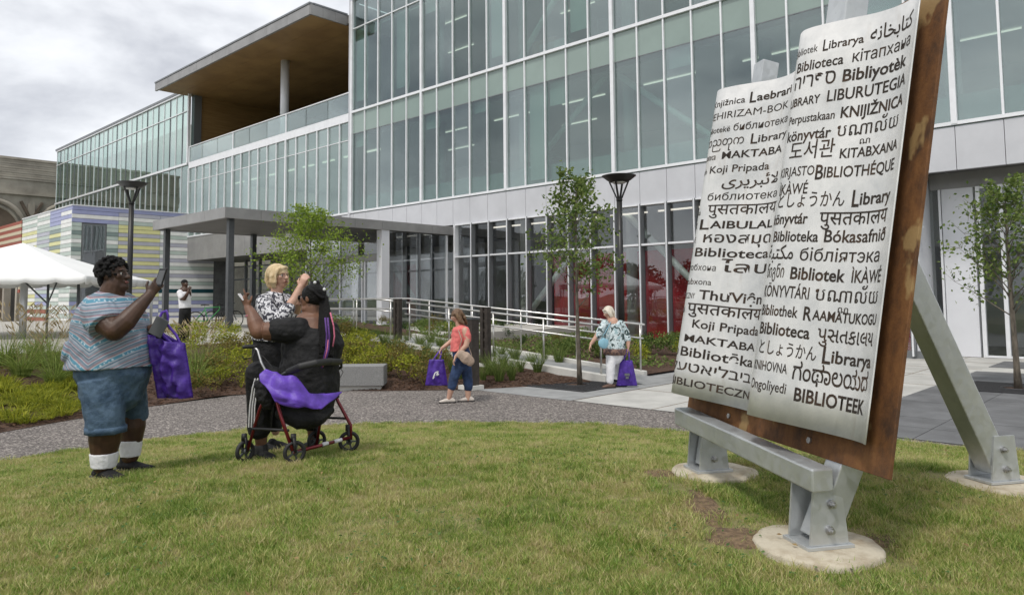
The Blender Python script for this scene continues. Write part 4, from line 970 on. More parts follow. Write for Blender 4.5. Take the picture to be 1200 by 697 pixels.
def tree(x, y, z, h, label, leafm, crown, nleaf, lsize, seed, r0=.045, first=.35, spread=.42, group=None, nbr=26):
    r = random.Random(seed); t = thing('tree', label, 'tree', (x, y, z), group); base = Vector((x, y, z-.03)); mb = MB(); tp = []
    for k in range(9):
        q = k/8; tp.append(base+Vector((math.sin(q*3+seed)*.03*h/4, math.cos(q*2.2+seed)*.03*h/4-.02*h/4, q*h*.93)))
    mb.loft(tp, [r0*(1-.85*k/8)*(1.25 if k == 0 else 1) for k in range(9)], n=8, round_ends=False); mb.build('trunk', M['bark'], t, True)
    mb = MB(); V = []; F = []; tips = []
    for k in range(nbr):
        q = first+(.93-first)*((k+.5)/nbr)+r.uniform(-.02, .02); p0 = tp[0].lerp(tp[-1], q) if False else tp[min(int(q/.93*8), 7)].lerp(tp[min(int(q/.93*8), 7)+1], (q/.93*8) % 1 if q < .93 else 1)
        a = k*2.4+r.uniform(-.4, .4); cr_ = crown(q); L = cr_*r.uniform(.75, 1.1); dirv = Vector((math.cos(a), math.sin(a), r.uniform(.7, 1.5)))
        pts = [p0]
        for j in range(1, 5): dirv.z *= .97; pts.append(pts[-1]+dirv.normalized()*L/4*1.25+Vector((r.uniform(-.02, .02), r.uniform(-.02, .02), 0)))
        mb.loft(pts, [r0*.28*(1-q*.5)*(1-.8*j/4) for j in range(5)], n=5, round_ends=False)
        for j in range(2, 5):
            tips.append((pts[j], L*.30))
            for s_ in range(3):
                d2 = Vector((r.gauss(0, 1), r.gauss(0, 1), r.gauss(.3, .6))).normalized()*L*r.uniform(.2, .42); mb.loft([pts[j], pts[j]+d2], [.004, .0015], n=4, round_ends=False); tips.append((pts[j]+d2, L*.2)); tips.append((pts[j]+d2*.6, L*.16))
    for k in range(8): tips.append((tp[-1]+Vector((0, 0, -.05*h*k/8+.03*h)), .1*h/4))
    mb.build('limbs', M['bark'], t, True)
    for k in range(nleaf):
        c, s_ = r.choice(tips); leaves(V, F, [c+Vector((r.gauss(0, 1), r.gauss(0, 1), r.gauss(0, .9)))*s_*.62], lsize, r)
    me_ = D.meshes.new('crown'); org = t.location; me_.from_pydata([p-org for p in V], [], F); me_.update(); me_.materials.append(leafm); o = D.objects.new('crown', me_); COL.objects.link(o); o.parent = t
    return t
cone = lambda w: (lambda q: w*(1.0-.75*max(0, (q-.45)/.55)**1.1))
p = at(679, 449, 15.15); tree(p.x, 15.15, .02, 4.40, 'slender young tree in an iron grate beside the white-haired woman', M['leaf_mid'], cone(1.0), 2900, .084, 3, .05, .36)
p = at(1191, 461, 13.9); tree(p.x, 13.9, .02, 3.95, 'young tree in a grate at the right edge before the white wall panel', M['leaf_mid'], cone(1.05), 2700, .08, 9, .06, .34, nbr=30)
p = at(364, 400, 20.5); tree(p.x, 20.5, .62, 3.65, 'bright green feathery young tree in the bed in front of the entrance doors', M['leaf_bright'], lambda q: 1.5*(1-.78*max(0, (q-.3)/.7)), 6600, .07, 14, .05, .18, nbr=44)
# tree grates: iron frames of bars with a round opening
def grate(a, b, hw, label, z=.024):
    t = thing('tree_grate', label, 'tree grate', T(a, b, z), 'tree grates'); rin = .22
    for s_ in (-1, 1):
        piece('frame', M['grate'], t, a-hw, a+hw, b+s_*hw-.03, b+s_*hw+.03, z-.02, z+.012); piece('frame', M['grate'], t, a+s_*hw-.03, a+s_*hw+.03, b-hw+.03, b+hw-.03, z-.02, z+.0125)
    mb = MB(); n = 26
    for k in range(n):
        b_ = b-hw+.05+(2*hw-.1)*k/(n-1); g_ = abs(b_-b); cut = math.sqrt(max(0, rin**2-g_**2))
        for s_ in (-1, 1): abox(mb, *(sorted((a+s_*(cut if cut else 0), a+s_*(hw-.03)))), b_-.012, b_+.012, z-.02, z+.008)
    mb.build('bars', M['grate'], t); mb = MB(); mb.torus(T(a, b, z), rin+.02, .02, VA, VB, 24, 6); mb.build('ring', M['grate'], t)
    mb = MB(); abox(mb, a-hw, a+hw, b-hw, b+hw, z-.021, z-.006); mb.build('tray', M['mulch'], t)
pa = ab_of(*at(679, 449, 15.15)[:2]); grate(pa[0]+.05, pa[1]-.02, .80, 'square iron grate round the slender tree by the white-haired woman')
pa = ab_of(*at(1191, 461, 13.9)[:2]); grate(pa[0], pa[1], .80, 'square iron grate under the tree at the right edge', z=.034)
# small plants, copies share meshes
def shrub_mesh(name, m, n, r0, h, ls, seed, twig=True):
    r = random.Random(seed); V = []; F = []; lob = [(Vector((r.uniform(-.6, .6)*r0, r.uniform(-.6, .6)*r0, r.uniform(.35, .8)*h)), r.uniform(.3, .5)*r0) for _ in range(9)]
    pts = []
    for _ in range(n):
        c, s_ = r.choice(lob); d = Vector((r.gauss(0, 1), r.gauss(0, 1), r.gauss(0, 1))).normalized()*s_*r.uniform(.6, 1.1); q = c+d
        if q.z > .01: pts.append(q)
    leaves(V, F, pts, ls, r, .6)
    for k in range(10):
        a = r.uniform(0, 6.28); q = Vector((math.cos(a)*r0*.6, math.sin(a)*r0*.6, h*.7)); o = len(V); V += [Vector((-.006, 0, 0)), Vector((.006, 0, 0)), q]; F.append((o, o+1, o+2))
    me_ = D.meshes.new(name); me_.from_pydata(V, [], F); me_.update(); me_.materials.append(m); return me_
SHR = {k: [shrub_mesh('shrub', M[mm], 520, .42, .55, ls, s_) for s_ in range(3)] for k, mm, ls in (('y', 'leaf_yellow', .05), ('o', 'leaf_olive', .05), ('g', 'leaf_mid', .06), ('d', 'leaf_dark', .06))}
def clump_mesh(seed, m, n=240, h0=.45, h1=.95, lean=1.5, w=.010, rad=.13, plumes=26):
    me_ = blades_mesh('ornamental_grass', n, rad, h0, h1, w, lean, m, seed, .9, 4)
    if plumes:
        r = random.Random(seed+50); bm = bmesh.new(); bm.from_mesh(me_); 
        for k in range(plumes):
            a = r.uniform(0, 6.28); ln = r.uniform(.15, .5); h = r.uniform(.8, 1.15)*h1; c = Vector((math.cos(a)*ln, math.sin(a)*ln, h)); d = Vector((math.cos(a)*.5, math.sin(a)*.5, .5)).normalized(); sd_ = d.orthogonal().normalized()
            vs = [bm.verts.new(p_) for p_ in (Vector((math.cos(a)*.04, math.sin(a)*.04, .1)), c-sd_*.003, c+sd_*.003)]; f = bm.faces.new(vs); f.material_index = 1
            for j in range(3):
                s2 = sd_.copy(); s2.rotate(Matrix.Rotation(j*1.05, 3, d)); vs = [bm.verts.new(p_) for p_ in (c-d*.02, c+d*.05+s2*.013, c+d*.15, c+d*.05-s2*.013)]; f = bm.faces.new(vs); f.material_index = 1
        bm.to_mesh(me_); bm.free(); me_.materials.append(M['plume'])
    return me_
CLP = [clump_mesh(s_, M['blade_gold']) for s_ in range(3)]; CLG = [clump_mesh(s_+9, M['blade_green'], 160, .4, .8, .8, .009, .10, 0) for s_ in range(3)]
LOW = [clump_mesh(s_+20, M['leaf_yellow'], 150, .12, .26, 1.6, .013, .16, 0) for s_ in range(3)]
rp = random.Random(21)
def put(meshes, x, y, z, s_, name, label, cat, group, sz=None):
    o = D.objects.new(name, rp.choice(meshes)); COL.objects.link(o); o.location = (x, y, z-.01); o.rotation_euler = (0, 0, rp.uniform(0, 6.28)); o.scale = (s_, s_, (sz or s_)); return tag(o, label, cat, group)
def bed_put(px, py, meshes, s_, name, label, cat, group, sz=None):
    "stand a plant on the mulch where the line of sight through px,py meets the bed"
    d = ray(px, py)
    for k in range(200):
        y = 10+k*.1; q = Vector((0, 0, EYE))+d*(y/d.y); a, b = ab_of(q.x, q.y)
        if q.z <= float(bed_z(a, b)): break
    put(meshes, q.x, q.y, float(bed_z(a, b)), s_, name, label, cat, group, sz)
for px, py in ((28, 442), (52, 430), (78, 444), (100, 430), (62, 452), (228, 452), (212, 440), (6, 428), (120, 442), (88, 420), (40, 418), (240, 436)):
    bed_put(px+rp.uniform(-4, 4), py, CLP, rp.uniform(.85, 1.1), 'fountain_grass', 'clump of green fountain grass with pale tan plumes behind the large woman', 'ornamental grass', 'fountain grass clumps at the left of the bed')
k = 0
while k < 60:
    px = rp.uniform(-8, 118); py = rp.uniform(444, 500)
    if py > 504-.19*px: continue
    bed_put(px, py, LOW, rp.uniform(.7, 1.15), 'daylily', 'small tuft of yellow-green leaves in the mulch near the path', 'low plant', 'low yellow-green tufts at the left of the bed'); k += 1
for px, py in ((255, 425), (240, 408), (275, 418), (300, 410), (225, 402), (250, 395), (190, 400), (210, 395), (330, 410), (400, 415), (270, 440), (258, 452), (410, 425), (425, 440), (448, 442), (470, 446), (497, 452), (235, 465), (283, 455), (330, 445), (340, 398), (380, 398), (300, 396), (430, 410), (455, 428), (395, 402), (415, 402), (508, 440), (275, 398), (222, 418), (246, 446), (265, 432), (290, 435), (312, 428), (262, 412), (205, 392), (228, 393), (345, 420), (420, 432), (436, 425), (468, 432), (484, 440), (440, 436), (405, 430), (385, 420)):
    k_ = rp.choice('yyo'); bed_put(px, py, SHR[k_], rp.uniform(.7, 1.15), 'shrub', ('yellow-green' if k_ == 'y' else 'olive and rust tinted')+' low shrub '+('behind the concrete bench' if 380 < px < 460 else 'left of the bench behind the rollator' if px < 381 else 'between the bench and the coral-topped woman'), 'shrub', 'low shrubs in the bed')
for px, py in ((480, 420), (500, 415), (520, 425), (540, 420), (575, 440), (590, 430), (604, 425), (565, 430), (610, 436), (585, 446), (622, 430), (598, 440), (630, 436), (655, 428), (470, 410), (450, 405), (490, 435), (430, 402), (460, 412), (478, 402), (492, 408), (505, 404), (520, 412), (545, 430), (576, 424), (588, 418), (600, 446), (566, 446), (540, 444), (410, 396), (395, 394), (445, 418), (536, 402), (640, 424), (530, 436), (515, 408), (440, 398), (560, 412), (425, 396), (505, 428)):
    bed_put(px, py, CLG, rp.uniform(.55, .95), 'meadow_grass', 'fine upright green grass clump in front of the ramp kerb', 'ornamental grass', 'green grass clumps along the ramp')
for k in range(60):   # the bed goes on beyond the left edge of the picture
    b = rp.uniform(-6.5, 1.6); e_ = float(np.interp(b, *A_EDGE)); a = rp.uniform(e_+.5, 17.5); q = T(a, b, float(bed_z(a, b)))
    if k % 3: put(LOW, q.x, q.y, q.z, rp.uniform(.7, 1.15), 'daylily', 'small tuft of yellow-green leaves in the mulch near the path', 'low plant', 'low yellow-green tufts at the left of the bed')
    else: put(CLP, q.x, q.y, q.z, rp.uniform(.8, 1.1), 'fountain_grass', 'clump of green fountain grass with pale tan plumes behind the large woman', 'ornamental grass', 'fountain grass clumps at the left of the bed')
# plants under the windows
for k in range(40):
    a = rp.uniform(10.2, 24.5); b = rp.uniform(15.2, 22.3) if a > 11.2 else rp.uniform(15.2, 18.2); kk = rp.choice('gdoy' if b < 20 else 'ggd')
    q = T(a, b, bed2_z(a, b)); put(SHR[kk], q.x, q.y, q.z, rp.uniform(.55, 1.0), 'shrub', 'leafy green shrub in the bed between the ramp and the windows', 'shrub', 'shrubs under the windows')
for px, py in ((697, 420), (700, 398), (748, 418), (772, 418), (790, 412), (664, 410), (640, 402)):
    q = at(px, py, 22.0); put(SHR['g'], q.x, 21.0 if px > 700 else 20, .1, 1.2, 'shrub', 'leafy green shrub against the lower windows', 'shrub', 'shrubs under the windows')
# low ground cover, thousands of leaves: one object
V = []; F = []; r_ = random.Random(8); pts = []
for k in range(13000):
    a = r_.uniform(9.6, 24.8); b = r_.uniform(14.2, 22.8)
    if mnoise.noise(Vector((a*.6, b*.6, 0))) > -.02: pts.append(T(a, b, bed2_z(a, b)+r_.uniform(.02, .14)))
leaves(V, F, pts, .085, r_, 1.5)
me_ = D.meshes.new('ground_cover'); me_.from_pydata(V, [], F); me_.materials.append(M['leaf_mid']); o = D.objects.new('ground_cover', me_); COL.objects.link(o); tag(o, 'low green ground cover leaves under the windows', kind='stuff')
V = []; F = []; pts = []
for k in range(15000):
    b = r_.uniform(-6, 12.4); e_ = float(np.interp(b, *A_EDGE)); a = r_.uniform(e_+.5, 18.4)
    if b > 3 and a-e_ > 2.2 and mnoise.noise(Vector((a*.5, b*.5, 4))) > .12: pts.append(T(a, b, float(bed_z(a, b))+r_.uniform(.02, .2)))
leaves(V, F, pts, .07, r_, 1.0)
me_ = D.meshes.new('ground_cover'); me_.from_pydata(V, [], F); me_.materials.append(M['leaf_olive']); o = D.objects.new('ground_cover', me_); COL.objects.link(o); tag(o, 'low olive ground cover in the upper part of the planting bed', kind='stuff')
# wood chips on the beds
V = []; F = []
for k in range(9000):
    b = r_.uniform(-4, 12.5); e_ = float(np.interp(b, *A_EDGE)); a = e_+abs(r_.gauss(0, 1.6))+.03
    if a < 18: 
        c = T(a, b, float(bed_z(a, b))+.012); th = r_.uniform(0, PI); l_, w_ = r_.uniform(.02, .05), r_.uniform(.006, .014); ax_ = Vector((math.cos(th), math.sin(th), r_.uniform(-.4, .4)))*l_; ay_ = Vector((-math.sin(th), math.cos(th), r_.uniform(-.4, .4)))*w_; o = len(V); V += [c-ax_-ay_, c+ax_-ay_, c+ax_+ay_, c-ax_+ay_]; F.append((o, o+1, o+2, o+3))
M['chips'] = leafmat('bark_chips', (.03, .016, .010), (.16, .09, .055))
me_ = D.meshes.new('bark_mulch'); me_.from_pydata(V, [], F); me_.materials.append(M['chips']); o = D.objects.new('bark_mulch', me_); COL.objects.link(o); tag(o, 'loose brown bark chips on the planting bed', kind='stuff')
# tree belt across the street behind the camera, mirrored in the glass
for k in range(13):
    a = -25+11*k+rp.uniform(-3, 3); b = -62+rp.uniform(-8, 6); q = T(a, b, 0); r_ = random.Random(k); hh = rp.uniform(6.5, 10.5)
    t = thing('street_tree', 'broad dark street tree across the road, seen mirrored in the facade glass', 'tree', q, 'street trees mirrored in the glass'); mb = MB(); mb.loft([q, q+VZ*hh*.5], [.3, .15], n=7, round_ends=False); mb.build('trunk', M['bark'], t, True)
    V = []; F = []; lob = [(Vector((r_.uniform(-3.5, 3.5), r_.uniform(-3.5, 3.5), hh*r_.uniform(.35, .9))), r_.uniform(1.2, 2.4)) for _ in range(12)]; pts = []
    for _ in range(1300): c, s_ = r_.choice(lob); pts.append(c+Vector((r_.gauss(0, 1), r_.gauss(0, 1), r_.gauss(0, 1))).normalized()*s_*r_.uniform(.5, 1.1))
    leaves(V, F, pts, .75, r_, .5); me_ = D.meshes.new('crown'); me_.from_pydata(V, [], F); me_.materials.append(M['leaf_dark']); o = D.objects.new('crown', me_); COL.objects.link(o); o.parent = t

# ------------------------------------------------------------------ people
def skinmat(name, c, c2): return mat(name, c, .48, 0, 0, 9, c2, bump=.12, bscale=90, spec=.4)
M['skin_dark'] = skinmat('skin_deep_brown', (.046, .023, .014), (.078, .039, .023)); M['skin_brown'] = skinmat('skin_brown', (.13, .062, .038), (.18, .09, .055))
M['skin_fair'] = skinmat('skin_fair', (.46, .27, .20), (.56, .35, .26)); M['hair_black'] = mat('hair_black', (.006, .0055, .0055), .6, 0, .4, 60, bump=1.0, bscale=90, spec=.25)
M['hair_blond'] = mat('hair_blond', (.50, .36, .19), .5, 0, 0, 30, (.68, .54, .33), bump=.8, bscale=50, stretch=(1, 1, .2)); M['hair_white'] = mat('hair_white', (.62, .54, .42), .5, 0, 0, 30, (.78, .72, .62), bump=.8, bscale=50, stretch=(1, 1, .2))
M['hair_brown'] = mat('hair_brown', (.10, .055, .03), .5, 0, 0, 30, (.20, .12, .065), bump=.8, bscale=50, stretch=(1, 1, .2))
M['denim'] = mat('denim', (.035, .070, .12), .85, 0, 0, 9, (.085, .14, .21), bump=.9, bscale=11, det=8); M['denim_dark'] = mat('denim_dark', (.022, .045, .11), .85, 0, .3, 8, bump=.8, bscale=14)
M['coral'] = mat('coral_top', (.66, .16, .15), .8, 0, .12, 9, bump=.8, bscale=16); M['lens_dark'] = mat('dark_lens', (.01, .01, .012), .15); M['eye'] = mat('eye_white', (.55, .53, .5), .3)
M['phone'] = mat('phone_black', (.018, .018, .02), .25); M['grey_wallet'] = mat('grey_case', (.11, .115, .125), .5); M['lightblue'] = mat('light_blue_bag', (.22, .42, .52), .45); M['lip'] = mat('lips', (.20, .07, .06), .4)
M['braid_purple'] = mat('braid_purple', (.10, .035, .22), .5, bump=.6, bscale=60); M['braid_pink'] = mat('braid_pink', (.62, .16, .26), .5, bump=.6, bscale=60); M['shoe_pale'] = mat('pale_shoe', (.52, .47, .42), .6); M['sandal'] = mat('sandal_brown', (.12, .07, .05), .6)
def stripes_mat():
    m = D.materials.new('patterned_blouse'); m.use_nodes = True; t = m.node_tree; b = t.nodes['Principled BSDF']; b.inputs['Roughness'].default_value = .8
    g = N(t, 'ShaderNodeTexCoord'); sp = N(t, 'ShaderNodeSeparateXYZ'); t.links.new(g.outputs['Object'], sp.inputs[0])
    # chevron bands on the body: coordinate = z - |x|*.55 below the chest, flatter above
    ax_ = N(t, 'ShaderNodeMath', operation='ABSOLUTE'); sh = N(t, 'ShaderNodeMath', operation='ADD', n_1=.03); t.links.new(sp.outputs[0], sh.inputs[0]); t.links.new(sh.outputs[0], ax_.inputs[0])
    lo = N(t, 'ShaderNodeMapRange', n_1=1.02, n_2=1.14, n_3=.62, n_4=.10); t.links.new(sp.outputs[2], lo.inputs[0])
    mu = N(t, 'ShaderNodeMath', operation='MULTIPLY'); t.links.new(ax_.outputs[0], mu.inputs[0]); t.links.new(lo.outputs[0], mu.inputs[1])
    ns = N(t, 'ShaderNodeTexNoise', i_Scale=3.0, i_Detail=2.0); t.links.new(g.outputs['Object'], ns.inputs[0]); n2 = N(t, 'ShaderNodeMath', operation='MULTIPLY_ADD', n_1=.05); t.links.new(ns.outputs[0], n2.inputs[0]); t.links.new(sp.outputs[2], n2.inputs[2])
    su = N(t, 'ShaderNodeMath', operation='SUBTRACT'); t.links.new(n2.outputs[0], su.inputs[0]); t.links.new(mu.outputs[0], su.inputs[1])
    sc = N(t, 'ShaderNodeMath', operation='MULTIPLY', n_1=5.6); t.links.new(su.outputs[0], sc.inputs[0]); fr = N(t, 'ShaderNodeMath', operation='FRACT'); t.links.new(sc.outputs[0], fr.inputs[0])
    r = N(t, 'ShaderNodeValToRGB'); t.links.new(fr.outputs[0], r.inputs[0]); cr = r.color_ramp; cr.interpolation = 'CONSTANT'
    kk_ = .85
    cols = [(0, (.36, .39, .46)), (.07, (.12, .20, .27)), (.13, (.38, .42, .48)), (.19, (.09, .27, .38)), (.33, (.40, .44, .48)), (.38, (.34, .17, .19)), (.42, (.22, .24, .29)), (.50, (.14, .22, .29)), (.57, (.40, .42, .47)), (.62, (.27, .13, .17)), (.66, (.24, .29, .35)), (.76, (.13, .18, .24)), (.82, (.36, .40, .45)), (.87, (.30, .17, .21)), (.91, (.22, .29, .35))]
    cols = [(p_, tuple(x*kk_ for x in c)) for p_, c in cols]
    cr.elements[0].color = (*cols[0][1], 1); cr.elements[1].position = cols[1][0]; cr.elements[1].color = (*cols[1][1], 1)
    for p_, c in cols[2:]: e = cr.elements.new(p_); e.color = (*c, 1)
    vo = N(t, 'ShaderNodeTexVoronoi', i_Scale=42.0, feature='F1'); t.links.new(g.outputs['Object'], vo.inputs[0]); mr = N(t, 'ShaderNodeMath', operation='LESS_THAN', n_1=.36); t.links.new(vo.outputs['Distance'], mr.inputs[0])
    inb = N(t, 'ShaderNodeMath', operation='COMPARE', n_1=.26, n_2=.07); t.links.new(fr.outputs[0], inb.inputs[0]); an = N(t, 'ShaderNodeMath', operation='MULTIPLY'); t.links.new(mr.outputs[0], an.inputs[0]); t.links.new(inb.outputs[0], an.inputs[1])
    mx_ = N(t, 'ShaderNodeMix', data_type='RGBA'); t.links.new(an.outputs[0], mx_.inputs[0]); t.links.new(r.outputs[0], mx_.inputs[6]); mx_.inputs[7].default_value = (.36, .46, .52, 1); t.links.new(mx_.outputs[2], b.inputs['Base Color'])
    nb = N(t, 'ShaderNodeTexNoise', i_Scale=8.0, i_Detail=3.0); t.links.new(g.outputs['Object'], nb.inputs[0]); bp = N(t, 'ShaderNodeBump', i_Strength=.7, i_Distance=.03); t.links.new(nb.outputs[0], bp.inputs['Height']); t.links.new(bp.outputs[0], b.inputs['Normal']); return m
M['blouse'] = stripes_mat()
def print_mat(name, base, ink, scale, thr, ink2=None):
    m = D.materials.new(name); m.use_nodes = True; t = m.node_tree; b = t.nodes['Principled BSDF']; b.inputs['Roughness'].default_value = .8; g = N(t, 'ShaderNodeTexCoord')
    n = N(t, 'ShaderNodeTexNoise', i_Scale=scale, i_Detail=1.5, i_Distortion=1.5); t.links.new(g.outputs['Object'], n.inputs[0]); r = N(t, 'ShaderNodeValToRGB'); t.links.new(n.outputs[0], r.inputs[0]); r.color_ramp.interpolation = 'CONSTANT'
    r.color_ramp.elements[0].color = (*ink, 1); r.color_ramp.elements[1].position = thr; r.color_ramp.elements[1].color = (*base, 1)
    if ink2: e = r.color_ramp.elements.new(thr+.12); e.color = (*ink2, 1)
    t.links.new(r.outputs[0], b.inputs['Base Color']); return m
M['bw_print'] = print_mat('black_white_print', (.60, .60, .62), (.035, .035, .05), 26, .50); M['flower_print'] = print_mat('leaf_print_blouse', (.58, .66, .68), (.045, .075, .075), 9, .45, (.30, .42, .45)); M['brown_print'] = print_mat('brown_hem', (.20, .12, .09), (.08, .05, .05), 14, .5)

def soft(mb, name, m, parent, voxel=.007, sm=4, disp=0, dscale=.12):
    "fuse the overlapping closed pieces of mb into one continuous skin"
    o = mb.build(name, m, parent, True)
    r = o.modifiers.new('fuse', 'REMESH'); r.mode = 'VOXEL'; r.voxel_size = voxel; r.use_smooth_shade = True
    if sm: s_ = o.modifiers.new('soften', 'SMOOTH'); s_.factor = .6; s_.iterations = sm
    if disp:
        tx = D.textures.get('folds%g' % dscale) or D.textures.new('folds%g' % dscale, 'CLOUDS'); tx.noise_scale = dscale; tx.noise_depth = 2
        d_ = o.modifiers.new('folds', 'DISPLACE'); d_.texture = tx; d_.strength = disp; d_.mid_level = .5; d_.texture_coords = 'LOCAL'
    return o
class Fig:
    """a person built from joints; J(u, v, d) = the point seen in direction u,v at distance D0+d"""
    def __init__(s, D0, gz, u0, v0, label, vox=.007):
        s.D0 = D0; s.s = FOC/D0; s.vox = vox; q = at(u0, v0, D0); s.t = thing('person', label, 'person', (q.x, q.y, gz)); s.b = MB()
    def J(s, u, v, d=0): return at(u, v, s.D0+d)
    def L(s, mb, js, rs, n=14, ref=(1, 0, 0), re=True): mb.loft([s.J(*j) for j in js], [((r[0]/s.s, r[1]) if hasattr(r, '__len__') else r/s.s) for r in rs], ref=ref, n=n, round_ends=re)
    def B(s, mb, j, r, ax=None): mb.ball(s.J(*j), tuple(x/s.s for x in r) if hasattr(r, '__len__') else r/s.s, 14, 10, ax)
    def hand(s, mb, wrist, dirv, normal, curl=.5, sc=1.0, thumb=1, point=False, spread=.05):
        w_ = wrist; d = Vector(dirv).normalized(); n = Vector(normal); n = (n-d*n.dot(d)).normalized(); sd_ = d.cross(n)*thumb
        palm = [w_, w_+d*.035*sc, w_+d*.085*sc]; mb.loft(palm, [(.024*sc, .016*sc), (.036*sc, .017*sc), (.040*sc, .013*sc)], ref=sd_, n=12)
        for k, (off, ln) in enumerate(((.031, .072), (.0105, .080), (-.0105, .074), (-.031, .060))):
            c = curl*(1+.12*k) if not (point and k == 0) else .05
            p_ = w_+d*.085*sc+sd_*off*sc; dd = (d+sd_*spread*(1.5-k)).normalized(); pts = [p_]; a_ = 0
            for j, f in enumerate((.45, .32, .23)):
                a_ += c*(.7, 1.0, .8)[j]; dr = (dd*math.cos(a_)+n*math.sin(a_)); pts.append(pts[-1]+dr*ln*f*sc)
            mb.loft(pts, [.0105*sc, .0098*sc, .009*sc, .0078*sc], n=8)
        p_ = w_+d*.025*sc+sd_*.028*sc; t1 = (sd_*.75+d*.65+n*.25).normalized(); t2 = (sd_*.25+d*.8+n*.55).normalized(); mb.loft([p_, p_+t1*.038*sc, p_+t1*.038*sc+t2*.032*sc], [.0135*sc, .0115*sc, .009*sc], n=8)
    def head(s, c, face, h=.225, chin=0, nose=1):
        "skull, jaw, brow, nose, lips, ears and neck root of a head centred at c looking along face"
        f = Vector(face).normalized(); side = f.cross(VZ).normalized(); up = side.cross(f); R = Matrix((side, f, up)).transposed(); k = h/.225; P_ = lambda x, y, z: c+R@Vector((x, y, z))*k
        B_ = s.b; B_.ball(P_(0, -.012, .022), (.076*k, .094*k, .088*k), 20, 14, R); B_.ball(P_(0, .032, -.022), (.060*k, .058*k, .078*k), 18, 12, R)
        B_.ball(P_(0, .045, -.080), (.036*k, .034*k, .026*k), 12, 8, R); B_.ball(P_(0, .070, .030), (.050*k, .018*k, .012*k), 12, 8, R)
        B_.loft([P_(0, .080, .022), P_(0, .094, .004), P_(0, .108, -.020)], [.008*k, .010*k, .015*k], n=8); 
        for x in (-1, 1): B_.ball(P_(x*.012, .095, -.022), (.010*k, .011*k, .009*k), 8, 6, R); B_.ball(P_(x*.040, .058, -.012), (.022*k, .024*k, .022*k), 10, 8, R); B_.ball(P_(x*.077, -.006, -.004), (.010*k, .020*k, .032*k), 10, 8, R)
        B_.ball(P_(0, .088, -.049), (.024*k, .013*k, .008*k), 10, 6, R); B_.ball(P_(0, .085, -.061), (.021*k, .013*k, .008*k), 10, 6, R)
        s.hp = P_; s.hR = R; s.hk = k
    def face_parts(s, body, glasses=None, lip=True):
        P_ = s.hp; k = s.hk
        for x in (-1, 1):
            mb = MB(); mb.ball(P_(x*.031, .073, .006), .0115*k, 10, 8); e_ = mb.build('eye', M['eye'], body, True); mb = MB(); mb.ball(P_(x*.031, .081, .006), .0062*k, 8, 6); mb.build('iris', M['lens_dark'], e_, True)
            mb = MB(); mb.loft([P_(x*.014, .088, .027), P_(x*.034, .086, .032), P_(x*.052, .070, .026)], [.003*k]*3, n=6); mb.build('eyebrow', s.hairm, body, True)
        if lip:
            mb = MB(); mb.ball(P_(0, .096, -.054), (.022*k, .006*k, .009*k), 12, 6, s.hR); mb.build('lips', M['lip'], body, True)
        if glasses:
            g_ = MB()
            for x in (-1, 1):
                g_.torus(P_(x*.032, .095, .004), .021*k, .0016*k, s.hR@Vector((1, 0, 0)), s.hR@Vector((0, 0, 1)), 18, 5); g_.tube([P_(x*.058, .094, .008), P_(x*.080, .02, .012), P_(x*.082, -.02, .004)], .002*k, 5)
            g_.tube([P_(-.010, .100, .008), P_(.010, .100, .008)], .002*k, 5); go_ = g_.build('glasses', M['phone'] if glasses == 'dark' else M['brown_steel'], s.t, True)
            for x in ((-1, 1) if glasses == 'dark' else ()): mb = MB(); mb.disc(P_(x*.034, .097, .004), .0205*k, s.hR@Vector((1, 0, 0)), s.hR@Vector((0, 0, 1)), .002, 16); mb.build('lens', M['lens_dark'] if glasses == 'dark' else M['glass_rail'], go_)
def shoe(f, name, m, toe_dir, ankle, L_=.27, w_=.10, h=.085, parent=None, z=None):
    d = Vector(toe_dir); d.z = 0; d.normalize(); a = Vector(ankle); z = a.z if z is None else z; mb = MB(); p_ = lambda x, zz: Vector((a.x, a.y, z))+d*x+VZ*zz
    mb.loft([p_(-.07, .035), p_(-.02, .045), p_(.06, .040), p_(.13, .030), p_(L_-.09, .026)], [(w_*.38, .035), (w_*.40, .045), (w_*.44, .038), (w_*.5, .028), (w_*.42, .022)], ref=d.cross(VZ), n=14)
    mb.loft([p_(-.035, .04), p_(-.03, h)], [(w_*.38, .045), (w_*.36, .045)], ref=d.cross(VZ), n=12); o = soft(mb, name, m, f.t, .006, 2)
    mb = MB(); mb.loft([p_(-.10, .010), p_(-.02, .010), p_(.10, .010), p_(L_-.07, .012)], [(w_*.40, .011), (w_*.43, .011), (w_*.52, .011), (w_*.40, .010)], ref=d.cross(VZ), n=12); mb.build('sole', M['black'], o, True)
